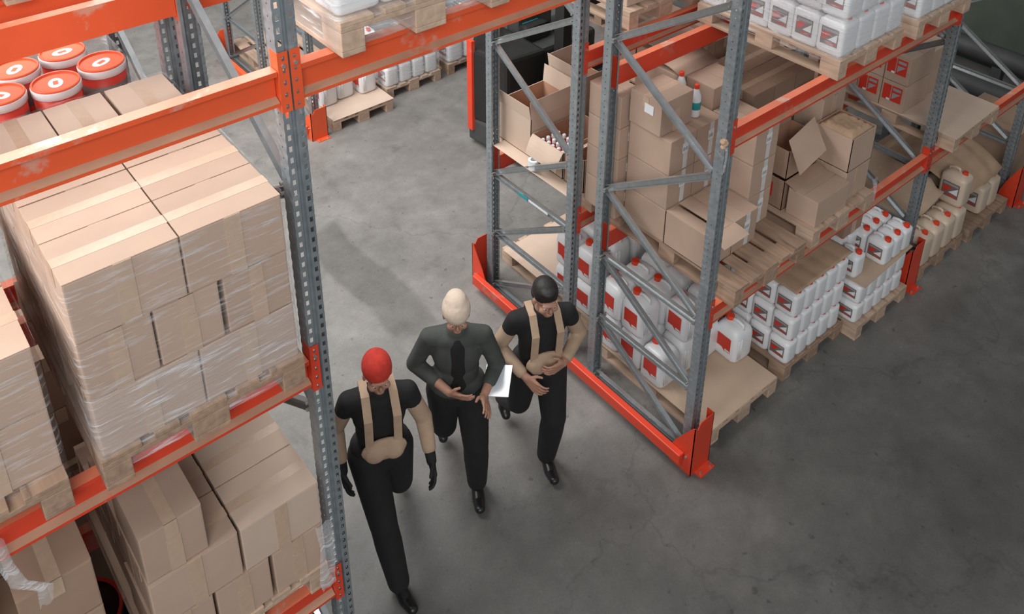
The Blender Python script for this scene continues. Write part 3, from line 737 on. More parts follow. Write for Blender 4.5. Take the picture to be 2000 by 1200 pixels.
for k, (x, y) in enumerate(((8.30, 2.85), (8.50, 2.85), (8.12, 3.10), (8.32, 3.15), (8.52, 3.15))):
    place(CAN_C, (x, y, .145), 0, 'cream jerrycan under the bulging paper at the far right, %s' % ('front left', 'front right', 'second row left', 'second row middle', 'second row right')[k], 'jerrycan', G)
carton(7.97, 8.55, 3.30, 3.80, .145, .50, 'brown box under the bulging paper at the far right', 'x', 'tape', mt=M_cardd)
b = MB(); vs = []; fs = []; nx = 26; ny = 16
for j in range(ny+1):
    for i in range(nx+1):
        u = i/nx; v = j/ny; x = 7.70+.95*u; y = 2.74+1.0*v-.04*math.sin(PI*u); z = .545+.27*math.sin(PI*min(1, v*1.0+.06))*(.65+.35*math.sin(PI*u))+.010*math.sin(u*26+v*2)-.10*max(0, u-.85)/.15
        vs.append((x, y, z))
for j in range(ny):
    for i in range(nx): fs.append((j*(nx+1)+i, j*(nx+1)+i+1, (j+1)*(nx+1)+i+1, (j+1)*(nx+1)+i))
b.add(vs, fs); tag(b.build('kraft_paper_sheet', M_kraft, None, smooth=True, solid=.004), 'bulging brown paper sheet covering the far right pallet', 'paper sheet')
carton(9.15, 9.75, 2.85, 3.5, .0, .62, 'dark brown box on the floor beyond the last red guard', 'x', 'plain', mt=M_cardd)

# ---- far right bay, lowest shelf
pallet(7.50, 2.68, Z1, 'pallet with a pale sheet overhanging the far right lowest shelf')
sheet([(7.09, 2.665), (7.91, 2.69), (7.93, 3.86), (7.08, 3.86)], ZQ+.001, .006, 'pale cardboard sheet on the pallet of the far right lowest shelf', mt=M_cardp)
G = 'boxes printed with red labels'
for l in range(2):
    for k in range(3):
        y = 3.17+k*.23
        carton(7.10, 7.50, y, y+.225, ZQ+.008+l*.27, ZQ+.275+l*.27, 'brown box with red printed labels, %s layer, %s from the front' % (('lower', 'upper')[l], ORD[k]), 'y', 'redlabel', group=G)
carton(7.52, 7.88, 3.2, 3.6, ZQ+.008, ZQ+.46, 'plain brown box standing right of the red labelled boxes', 'x', 'tape')
carton(7.55, 7.85, 3.62, 3.85, ZQ+.008, ZQ+.50, 'brown box with a red end behind the plain box', 'y', 'redlabel')
# rear row of the far right bay
pallet(6.42, 4.12, Z1, 'rear shelf pallet behind the taped boxes on the right', True)
pallet(6.42, 4.12, 0, 'rear floor pallet in the right bay', True)
pallet(7.65, 4.10, 0, 'rear floor pallet in the far right bay', True)
carton(7.3, 8.05, 4.15, 4.9, .145, .75, 'large brown box on the rear floor pallet in the far right bay', 'x', 'tape', mt=M_cardd)
carton(6.1, 6.76, 4.15, 4.9, .145, .7, 'large brown box on the rear floor pallet in the right bay', 'x', 'tape', mt=M_cardd)
pallet(7.65, 4.10, Z1, 'rear shelf pallet behind the red labelled boxes')
for k in range(2): carton(7.30+k*.35, 7.64+k*.35, 4.15, 4.5, ZQ, ZQ+.34, 'red labelled box on the rear far right shelf, %s' % ('left', 'right')[k], 'y', 'redlabel')

# ------------------------------------------------------------ right bay, lowest shelf, pallet A
pallet(4.585, 2.70, Z1, 'weathered slatted pallet under the silver taped boxes', True)
h = .278; G = 'boxes with silver tape strips'
W = .268
for c in range(2):
    x0 = 4.185+c*(W+.003)
    for l in range(3):
        carton(x0, x0+W, 3.34, 3.725, ZQ+l*h+.001, ZQ+(l+1)*h, 'silver taped box of the passage side stack, layer %s, %s column' % (ORD[l], ('left', 'right')[c]), 'y', 'silver', group=G)
for l in range(3):
    carton(4.730, 4.998, 3.05, 3.435, ZQ+l*h+.001, ZQ+(l+1)*h, 'silver taped box in the column beside the crushed cartons, layer %s' % ORD[l], 'y', 'silver', group=G)
carton(4.456, 4.724, 2.955, 3.335, ZQ+.001, ZQ+h, 'silver taped box on the slats between the open box and the tall column', 'y', 'silver', group=G)
carton(4.456, 4.724, 3.345, 3.72, ZQ+3*h+.001, ZQ+3*h+.002+.0, 'x', 'y', 'plain') if 0 else None
# open box at the front left
def open_box(x0, x1, y0, y1, z0, z1, label, flaps, mt=None, rz=0, inner=True):
    """flaps: dict side -> (length, angle in degrees from straight up, outwards positive)"""
    mt = mt or M_card; r = empty('open_carton', ((x0+x1)/2, (y0+y1)/2, z0), rz, label, 'open box'); sx = x1-x0; sy = y1-y0; h_ = z1-z0; t = .005
    b = MB(); X = sx/2; Y = sy/2
    b.box(-X, X, -Y, Y, 0, t); b.box(-X, -X+t, -Y, Y, 0, h_); b.box(X-t, X, -Y, Y, 0, h_); b.box(-X, X, -Y, -Y+t, 0, h_); b.box(-X, X, Y-t, Y, 0, h_)
    b.build('body', mt, r)
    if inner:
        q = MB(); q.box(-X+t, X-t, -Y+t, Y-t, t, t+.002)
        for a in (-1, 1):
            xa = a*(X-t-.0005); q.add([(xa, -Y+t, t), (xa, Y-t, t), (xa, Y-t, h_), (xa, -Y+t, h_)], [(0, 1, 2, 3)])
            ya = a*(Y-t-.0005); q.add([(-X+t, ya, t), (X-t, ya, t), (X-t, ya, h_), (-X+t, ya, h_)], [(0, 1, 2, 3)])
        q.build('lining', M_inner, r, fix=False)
    for s, (ln, ang) in flaps.items():
        f = MB(); a = math.radians(ang); n = 5
        vs = []
        for k in range(n+1):
            d = ln*k/n; aa = a*(1+.12*(k/n)); o_ = d*math.sin(aa); z = h_+d*math.cos(aa)
            for e in (-1, 1):
                if s == 'w': vs.append((-X-o_, e*(Y-.003*k/n), z))
                if s == 'e': vs.append((X+o_, e*(Y-.003*k/n), z))
                if s == 's': vs.append((e*(X-.003*k/n), -Y-o_, z))
                if s == 'n': vs.append((e*(X-.003*k/n), Y+o_, z))
        f.add(vs, [(2*k, 2*k+1, 2*k+3, 2*k+2) for k in range(n)]); f.build('flap', mt, r, solid=.004)
    return r
open_box(4.185, 4.452, 2.955, 3.335, ZQ+.001, ZQ+h, 'open topped box at the passage corner with a flap sticking out forward', {'s': (.13, 88), 'w': (.13, -88), 'e': (.13, -80)})
carton(4.165, 4.49, 3.43, 3.72, ZQ+3*h+.001, ZQ+3*h+.262, 'sealed box with a white sticker on top of the passage side stack', 'x', 'both')
b = MB(); b.box(4.1625, 4.1645, 3.50, 3.58, ZQ+3*h+.14, ZQ+3*h+.21); o = b.build('address_sticker', M_sticker, None)
o.parent = [q for q in col.objects if q.get('label', '').startswith('sealed box with a white')][0]; o.matrix_parent_inverse = Matrix.Translation(Vector((-(4.165+4.49)/2, -3.43, -(ZQ+3*h+.001))))
# bottle
r = empty('bottle', (4.575, 3.475, ZQ+3*h+.001), 0, 'white bottle with teal label and red cap on the taped boxes', 'bottle')
b = MB(); b.lathe([(.036, 0), (.038, .006), (.038, .15), (.034, .17), (.016, .215), (.015, .225)], 24); b.build('body', M_white, r, smooth=True)
b = MB(); b.lathe([(.0383, .06), (.0388, .061), (.0388, .118), (.0383, .119)], 24); b.build('label_band', M_teal, r, smooth=True)
b = MB(); b.lathe([(.018, .218), (.018, .248), (.015, .252)], 18); b.build('cap', M_cap, r)
r = empty('bottle', (4.63, 3.66, ZQ+3*h+.001), 0, 'white bottle half hidden behind the sealed box, red cap showing', 'bottle')
b = MB(); b.lathe([(.036, 0), (.038, .006), (.038, .15), (.034, .17), (.016, .215), (.015, .225)], 24); b.build('body', M_white, r, smooth=True)
b = MB(); b.lathe([(.018, .218), (.018, .248), (.015, .252)], 18); b.build('cap', M_cap, r)
# boxes at the back of pallet A
carton(4.735, 5.06, 3.445, 3.70, ZQ, ZQ+1.0, 'tall taped carton behind the silver taped column', 'y', 'silver')
def lidded(x0, x1, y0, y1, z0, z1, label):
    r = empty('carton', ((x0+x1)/2, y0, z0), 0, label, 'cardboard box'); sx = x1-x0; sy = y1-y0; hh = z1-z0
    b = MB(); b.box(-sx/2, sx/2, 0, sy, 0, hh-.05); b.build('body', M_card, r, bevel=.005)
    f = MB(); n = 16; vs = []
    for k in range(n+1):
        v = k/n; z = hh-.045+.045*math.sin(PI*v)
        vs += [(-sx/2, sy*v, z), (sx/2, sy*v, z)]
    f.add(vs, [(2*k, 2*k+1, 2*k+3, 2*k+2) for k in range(n)]); f.build('arched_lid', M_card, r, solid=.005, smooth=True)
    return r
# rear row shelf (Y 4.1..5.2) of the right bay: bottle crates open at the passage side
pallet(4.56, 4.03, Z1, 'pallet carrying the opened boxes beside the passage, rear row')
sheet([(4.02, 4.16), (5.06, 4.16), (5.06, 5.05), (4.02, 5.05)], ZQ+.001, .005, 'pale cardboard sheet under the opened boxes in the rear row', mt=M_cardp)
open_box(4.14, 4.66, 4.34, 4.70, ZQ+.007, ZQ+.245, 'opened carton full of white capped bottles with its flap folded down', {'w': (.17, 138), 's': (.10, 60)}, mt=M_cardp)
open_box(4.14, 4.64, 4.72, 5.14, ZQ+.007, ZQ+.36, 'empty opened carton with a tall side wall at the truck side', {'w': (.12, 8), 'e': (.16, 3), 's': (.15, -5)}, mt=M_cardp)
open_box(4.14, 4.62, 4.105, 4.32, ZQ+.007, ZQ+.30, 'narrow opened carton nearest the passage in the rear row', {'e': (.12, 8)}, mt=M_card)
open_box(4.73, 5.06, 4.74, 5.16, ZQ+.007, ZQ+.40, 'opened carton with a long raised flap behind the bottle carton', {'w': (.20, 8), 'n': (.16, 10), 's': (.14, 8)}, mt=M_cardp)
open_box(4.77, 5.05, 4.12, 4.64, ZQ+.007, ZQ+.34, 'opened carton right of the bottle carton', {'w': (.14, 8), 'n': (.14, 5)}, mt=M_cardp)
ZB = ZQ+.013
bp = empty('small_bottle'); b = MB(); b.lathe([(.022, 0), (.023, .01), (.023, .15), (.012, .175), (.012, .18)], 12); b.build('body', M_redl, bp, smooth=True)
b = MB(); b.lathe([(.016, .175), (.016, .205), (.010, .211)], 12); b.build('cap', M_sticker, bp); register(bp)
for i in range(4):
    for j in range(5):
        place(bp, (4.18+i*.055+(j % 2)*.01, 4.385+j*.058, ZB), 0, 'small red bottle with white cap in the opened carton, row %s, %s from front' % (ORD[i], ORD[j]), 'bottle', 'white capped bottles in the opened carton')
r = empty('tape_roll', (4.07, 4.60, ZQ+.007), 0, 'white roll of tape standing on the cardboard sheet by the opened carton', 'tape roll')
b = MB(); b.lathe([(.026, 0), (.045, 0), (.045, .075), (.026, .075), (.026, .0)], 24, caps=False); b.build('roll', M_sticker, r)
pallet(5.45, 4.05, Z1, 'second pallet in the rear row of the right bay', True)
G = 'silver taped cartons standing behind the passage side stack'
for l in range(4):
    carton(4.10, 4.305, 3.735, 4.05, ZQ+l*.258, ZQ+(l+1)*.258-.002, 'silver taped carton in the narrow column beside the rear upright, %s up' % ORD[l], 'y', 'silver', group=G)
G = 'dark boxes in the rear row behind the crushed cartons'
for l in range(3):
    for i in range(3):
        for j in range(2):
            if l < 2 and j: continue
            carton(5.08+i*.27, 5.345+i*.27, 4.12+j*.39, 4.50+j*.39, ZQ+l*.275+.001, ZQ+(l+1)*.275, 'dark box in the rear row, layer %s, %s from left, %s row' % (ORD[l], ORD[i], ORD[j]), 'y', 'tape', mt=M_cardd, group=G)
sheet([(5.12, 4.10), (5.60, 4.12), (5.62, 4.72), (5.10, 4.70)], ZQ+.85, .006, 'large pale cardboard sheet lying on the dark rear boxes', mt=M_cardp)
# torn paper on the truck added later

# ---- brown dark box block in the middle of the right bay (seen under the top pallet)
G = 'dark brown boxes packed behind the crushed cartons'
pallet(5.50, 2.72, Z1, 'pallet under the crushed cartons in the middle of the right bay')
for l in range(3):
    for i in range(3):
        for j in range(2):
            x0 = 5.14+i*.265; y0 = 3.38+j*.27
            if l < 2 and j == 1: continue
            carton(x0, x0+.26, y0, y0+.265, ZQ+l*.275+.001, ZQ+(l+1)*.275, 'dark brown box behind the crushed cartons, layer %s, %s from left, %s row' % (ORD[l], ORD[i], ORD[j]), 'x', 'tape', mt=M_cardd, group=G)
lidded(4.70, 5.12, 3.715, 4.05, ZQ+.0, ZQ+1.03, 'carton with an arched loose lid behind the sealed box')
# pallet B foreground: crushed cartons
carton(5.15, 5.56, 2.75, 3.00, ZQ+.001, ZQ+.225, 'low smooth carton on the front edge of the middle pallet', 'x', 'plain')
cr_ = open_box(5.14, 5.55, 3.03, 3.32, ZQ+.001, ZQ+.255, 'dark crushed carton with a red label behind the low smooth one', {'s': (.1, 100)}, mt=M_cardd)
b = MB(); b.box(-.2065, -.205, -.05, .08, .08, .20); b.build('red_label', M_redl, cr_)
carton(5.57, 5.89, 2.79, 3.10, ZQ+.001, ZQ+.272, 'lower carton at the right corner of the middle pallet', 'x', 'front')
open_box(5.57, 5.89, 2.79, 3.10, ZQ+.273, ZQ+.56, 'upper carton at the right corner stuffed with crumpled paper', {})
b = MB(); vs = []; fs = []; n = 18; rnd = random.Random(3)
for j in range(n+1):
    for i in range(n+1):
        u = i/n; v = j/n; e = min(u, 1-u, v, 1-v)
        vs.append((5.58+.30*u, 2.80+.29*v, ZQ+.545+.035*min(1, e*6)+rnd.uniform(-.008, .009)*(1 if e > .05 else .2)))
for j in range(n):
    for i in range(n): fs.append((j*(n+1)+i, j*(n+1)+i+1, (j+1)*(n+1)+i+1, (j+1)*(n+1)+i))
b.add(vs, fs); tag(b.build('crumpled_paper', M_kraft, None, smooth=True, solid=.002), 'crumpled kraft paper filling the upper corner carton', 'packing paper')
carton(5.68, 5.98, 3.125, 3.365, ZQ+.001, ZQ+.70, 'tall pale carton behind the paper filled one under the beam', 'y', 'front', mt=M_card)
# tilted open flap board
b = MB(); P = [Vector(p) for p in ((5.19, 3.08, 2.08), (5.56, 3.12, 2.12), (5.41, 2.90, 2.00), (5.03, 2.86, 1.97))]
b.add(P, [(0, 1, 2, 3)]); o = b.build('flap', M_card, None, solid=.005)
fl = open_box(5.16, 5.55, 3.04, 3.30, ZQ+.262, ZQ+.50, 'open dark carton under the tilted lid board', {'n': (.10, 20)}, mt=M_cardd)
o.parent = fl; o.matrix_parent_inverse = Matrix.Translation(-fl.location)
film_scrap([(5.915, 2.745, 1.62), (5.93, 2.735, 1.53), (5.92, 2.735, 1.45), (5.90, 2.73, 1.40)], 'white film knot hanging off the right corner of the middle pallet', .05)

# ------------------------------------------------------------ middle shelf of the right bay: wrapped white cans
pallet(5.48, 2.73, Z2, 'pale pallet under the bright wrapped jerrycans on the middle right shelf')
G = 'jerrycans in the bright wrapped block'
for l in range(3):
    for ix in range(4):
        for iy in range(6):
            if ix > 0 and iy > 0: continue
            place(CAN_M, (5.20+ix*.193, 2.85+iy*.195, ZP+.002+l*.277), 0, 'wrapped jerrycan, layer %s, %s from left, %s from front, bright block' % (ORD[l], ORD[ix], ORD[iy]), 'jerrycan', G)
film(5.095, 5.885, 2.745, 3.938, Z2+.09, ZP+.86, 'bright stretch film round the jerrycans on the middle right shelf', M_filmc)
pallet(6.45, 2.71, Z2, 'second pale pallet on the middle right shelf near the far upright')
for l in range(2):
    for ix in range(4):
        for iy in range(4):
            if ix > 0 and iy > 0: continue
            place(CAN_M, (6.17+ix*.193, 2.83+iy*.195, ZP+.002+l*.277), 0, 'wrapped jerrycan on the second pallet, %s layer, %s from left, %s from front' % (('lower', 'upper')[l], ORD[ix], ORD[iy]), 'jerrycan', 'jerrycans on the second wrapped pallet')
film(6.06, 6.86, 2.725, 3.6, Z2+.09, ZP+.58, 'stretch film round the second jerrycan block on the middle right shelf', M_filmc)
pallet(4.95, 4.12, Z2, 'pallet in the rear row on the middle right shelf')
carton(4.6, 5.3, 4.2, 5.1, ZP, ZP+.6, 'wrapped pale load in the rear row on the middle right shelf', 'x', 'tape', mt=M_cardp)
# ------------------------------------------------------------ passage bay, top shelf
pallet(1.855, 2.72, 4.17, 'pale pallet over the passage beside the left upright')
ZT = 4.17+.144; G = 'jerrycans on the pallet over the passage'
for ix in range(4):
    for iy in range(5):
        if ix > 0 and iy > 0: continue
        place(CAN_M, (1.56+ix*.195, 2.85+iy*.195, ZT+.002), 0, 'white jerrycan over the passage, %s from left, %s from front' % (ORD[ix], ORD[iy]), 'jerrycan', G)
film(1.448, 2.262, 2.735, 3.9, 4.17+.03, ZT+.27, 'stretch film round the jerrycans over the passage', M_filmc)
pallet(2.78, 2.72, 4.17, 'middle pale pallet over the passage'); carton(2.42, 3.14, 2.78, 3.85, ZT, ZT+.4, 'white wrapped load on the middle pallet over the passage', 'x', 'tape', mt=M_cardp)

# ------------------------------------------------------------ far row across the aisle
pallet(4.60, 8.19, 0, 'distant floor pallet with loose white cans across the aisle')
sheet([(4.2, 8.185), (5.01, 8.185), (5.01, 9.38), (4.2, 9.38)], .145, .006, 'pale cardboard sheet on the distant floor pallet', mt=M_cardp)
for k, (x, y) in enumerate(((4.34, 8.62), (4.58, 8.66), (4.86, 8.60), (4.36, 8.9), (4.88, 8.9))):
    place(CAN_B, (x, y, .151), 0, 'distant white jerrycan on the sheet across the aisle, %s' % ('left', 'second from left', 'right with picture label', 'rear left', 'rear right')[k], 'jerrycan')
def wrapped_block(x0, x1, y0, y1, z0, z1, label, nx, ny, nl):
    for l in range(nl):
        hh = (z1-z0)/nl
        for i in range(nx):
            w_ = (x1-x0)/nx
            for j in range(ny):
                if i > 0 and j > 0: continue
                d = (y1-y0)/ny; pr = ('wb', round(w_, 3), round(d, 3), round(hh, 3))
                if pr not in CART: CART[pr] = can_proto(w_*.97, d*.97, hh*.95, M_white, 'pic', -d*.3)
                place(CART[pr], (x0+(i+.5)*w_, y0+(j+.5)*d, z0+l*hh), 0, '%s, layer %s, %s from left, %s from front' % (label, ORD[l], ORD[i], ORD[j]), 'jerrycan', label)
pallet(5.46, 8.42, 0, 'second distant floor pallet under a wrapped white block')
wrapped_block(5.08, 5.84, 8.44, 9.4, .145, .72, 'distant wrapped jerrycan', 4, 4, 2)
film(5.065, 5.855, 8.425, 9.45, .10, .74, 'shiny film round the distant white block', M_filmc)
pallet(6.40, 8.45, 0, 'third distant floor pallet beside the lift truck', True)
wrapped_block(6.02, 6.78, 8.47, 9.4, .145, .80, 'farther wrapped jerrycan', 3, 3, 2)
film(6.005, 6.795, 8.455, 9.45, .10, .82, 'shiny film round the farther white block', M_filmc)
pallet(8.9, 7.7, 0, 'distant pallet behind the lift truck', True); carton(8.55, 9.25, 7.75, 8.8, .145, .55, 'distant white wrapped load behind the lift truck', 'x', 'tape', mt=M_cardp)
pallet(4.55, 9.62, 0, 'rear distant pallet behind the orange guard')

# ------------------------------------------------------------ lift truck
t = empty('lift_truck', (0, 0, 0), 0, 'black and red lift truck parked in the aisle behind the shelves', 'forklift')
b = MB(); b.prism([(5.52, 7.35), (5.27, 7.05), (5.30, 6.9), (5.36, 6.35), (5.45, 5.75), (7.0, 5.75), (7.0, 7.35)], 'z', .06, .34); b.build('chassis', M_dkgrey, t, bevel=.03)
b = MB(); b.prism([(5.30, 7.06), (5.28, 6.98), (5.40, 6.55), (5.9, 6.50), (5.9, 7.32), (5.55, 7.30)], 'z', .34, 1.20); b.build('battery_cover', M_black, t, bevel=.04)
b = MB(); b.prism([(5.255, 7.06), (5.255, 6.975), (5.30, 6.965), (5.30, 7.06)], 'z', .20, 1.31); b.build('red_edge', M_red, t, bevel=.008)
b = MB(); b.prism([(5.5, 6.9), (5.55, 6.1), (6.9, 6.1), (6.9, 6.9)], 'z', .34, .62); b.build('floor_pan', M_black, t, bevel=.03)
b = MB(); b.prism([(5.9, 7.34), (5.9, 6.75), (6.9, 6.75), (6.9, 7.34)], 'z', .34, 1.05); b.build('hood', M_dkgrey, t, bevel=.05)
b = MB(); b.box(5.98, 6.34, 6.62, 7.0, .62, .82); b.box(5.98, 6.34, 6.93, 7.08, .82, 1.25); b.build('seat', M_black, t, bevel=.05)
b = MB(); b.box(6.0, 6.5, 7.08, 7.3, 1.05, 1.32); b.build('console', M_dkgrey, t, bevel=.03)
b = MB(); b.box(6.05, 6.28, 7.06, 7.085, 1.12, 1.24); b.build('display', M_tealp, t)
b = MB(); b.tube([(5.78+.13*math.cos(a/12*2*PI), 6.9+.13*math.sin(a/12*2*PI), 1.16+.04*math.sin(a/12*2*PI)) for a in range(13)], .012, 8, caps=False); b.tube([(5.78, 6.9, .95), (5.78, 6.9, 1.15)], .02, 8); b.build('steering_wheel', M_dkgrey, t, smooth=True)
b = MB()
for k in range(5): b.tube([(6.42+k*.045, 7.02, 1.05), (6.42+k*.045, 6.97, 1.17)], [.010, .014], 8)
b.build('control_lever', M_bolt, t, smooth=True)
for x0, x1 in ((5.86, 5.98), (6.86, 6.98)):
    b = MB(); b.box(x0, x1, 6.20, 6.34, .34, 2.35); b.build('mast_rail', M_black, t, bevel=.01)
for z in (.9, 1.7, 2.3):
    b = MB(); b.box(5.98, 6.86, 6.22, 6.30, z, z+.1); b.build('mast_crossbar', M_black, t, bevel=.01)
b = MB(); b.box(5.80, 6.98, 6.16, 7.32, 2.35, 2.41); b.build('overhead_guard', M_dkgrey, t, bevel=.01)
b = MB(); b.tube([(5.9, 7.28, 1.2), (5.9, 7.28, 2.36)], .03, 10); b.build('guard_pillar', M_black, t, smooth=True)
for x, y in ((5.62, 5.95), (6.9, 5.95)):
    b = MB(); b.tube([(x-.09, y, .17), (x+.09, y, .17)], .17, 24); wh = b.build('wheel', M_rubber, t, bevel=.02)
    b = MB(); b.tube([(x-.1, y, .17), (x+.1, y, .17)], .08, 16); b.build('hub', M_redl, wh)
b = MB(); b.tube([(5.62, 6.30, .63), (5.60, 6.05, .60), (5.66, 5.86, .52), (5.85, 5.80, .48)], .08, 12); b.build('fender', M_dkgrey, t, smooth=True)
b = MB(); vs = []; rnd = random.Random(5)
for a, rr in ((0, .17), (.7, .12), (1.3, .2), (2.0, .1), (2.6, .16), (3.4, .19), (4.0, .11), (4.7, .17), (5.4, .13)):
    vs.append((5.66+rr*math.cos(a), 6.52+rr*math.sin(a)*1.1))
b.prism(vs, 'z', .622, .627); o = tag(b.build('torn_cardboard', M_cardp), 'torn piece of cardboard lying on the lift truck deck', 'cardboard scrap')

# ------------------------------------------------------------ people
def V3(p): return Vector(p)
def capsule(mb, a, b, ra, rb, n=16, flat=1.0, side=None):
    a = V3(a); b = V3(b); d = b-a; L = d.length
    if L < 1e-5: d = Vector((0, 0, 1)); L = 1e-5
    d = d/L; s = side if side is not None else (Vector((1, 0, 0)) if abs(d.x) < .9 else Vector((0, 1, 0)))
    s = (s-d*s.dot(d)).normalized(); t = d.cross(s); rings = []
    for k in range(6):
        q = -PI/2+PI/2*(k+.3)/5.3; rings.append((a+d*ra*math.sin(q), ra*math.cos(q)))
    for k in range(1, 5): f = k/5; rings.append((a+d*L*f, ra+(rb-ra)*f))
    for k in range(6):
        q = PI/2*k/5.3; rings.append((b+d*rb*math.sin(q), rb*math.cos(q)))
    vs = [c+(s*math.cos(2*PI*i/n)+t*math.sin(2*PI*i/n)*flat)*r for c, r in rings for i in range(n)]; fs = []
    for j in range(len(rings)-1):
        for i in range(n): fs.append((j*n+i, j*n+(i+1) % n, (j+1)*n+(i+1) % n, (j+1)*n+i))
    fs += [tuple(range(n))[::-1], tuple((len(rings)-1)*n+i for i in range(n))]
    mb.add(vs, fs)
def ellip(mb, c, r, M=None, n=20, m_=14):
    c = V3(c); vs = []; fs = []
    for j in range(1, m_):
        q = -PI/2+PI*j/m_
        for i in range(n):
            p = Vector((r[0]*math.cos(q)*math.cos(2*PI*i/n), r[1]*math.cos(q)*math.sin(2*PI*i/n), r[2]*math.sin(q)))
            vs.append(c+(M @ p if M is not None else p))
    for j in range(m_-2):
        for i in range(n): fs.append((j*n+i, j*n+(i+1) % n, (j+1)*n+(i+1) % n, (j+1)*n+i))
    fs += [tuple(range(n))[::-1], tuple((m_-2)*n+i for i in range(n))]
    mb.add(vs, fs)
def skinned(mb, name, mt, parent, voxel, smooth=4):
    o = mb.build(name, mt, parent, smooth=True)
    r = o.modifiers.new('remesh', 'REMESH'); r.mode = 'VOXEL'; r.voxel_size = voxel; r.use_smooth_shade = True
    s = o.modifiers.new('smooth', 'SMOOTH'); s.iterations = smooth; s.factor = .5
    return o
def hand(mb, wr, d, up_, side, curl=.5, g=0.0, thumb=1):
    """wr wrist, d direction of the hand, up_ back-of-hand normal, side = towards the thumb"""
    d = V3(d).normalized(); side = V3(side); side = (side-d*side.dot(d)).normalized(); nrm = V3(up_); nrm = (nrm-d*nrm.dot(d)-side*nrm.dot(side)).normalized()
    wr = V3(wr)
    for k in range(4): capsule(mb, wr+side*(.018-.012*k)*.8, wr+d*.085+side*(.033-.022*k), .020+g, .013+g, 10)
    for k, ln in enumerate((.072, .080, .074, .058)):
        p = wr+d*.088+side*(.036-.024*k); dd = d; segs = (.45, .31, .24)
        for j, f in enumerate(segs):
            a = curl*(.5+.5*j); dd = (dd*math.cos(a)-nrm*math.sin(a)).normalized(); q = p+dd*ln*f*1.05
            capsule(mb, p, q, .0092-.0008*j+g, .0085-.0008*j+g, 10); p = q; nn = nrm
            nrm2 = (nrm*math.cos(a)+d*math.sin(a))
    p = wr+d*.025+side*.030; q = p+(d*.6+side*.75-nrm*.35).normalized()*.042; r_ = q+(d*.85+side*.3-nrm*.45).normalized()*.034
    capsule(mb, p, q, .014+g, .011+g, 10); capsule(mb, q, r_, .0105+g, .009+g, 10)
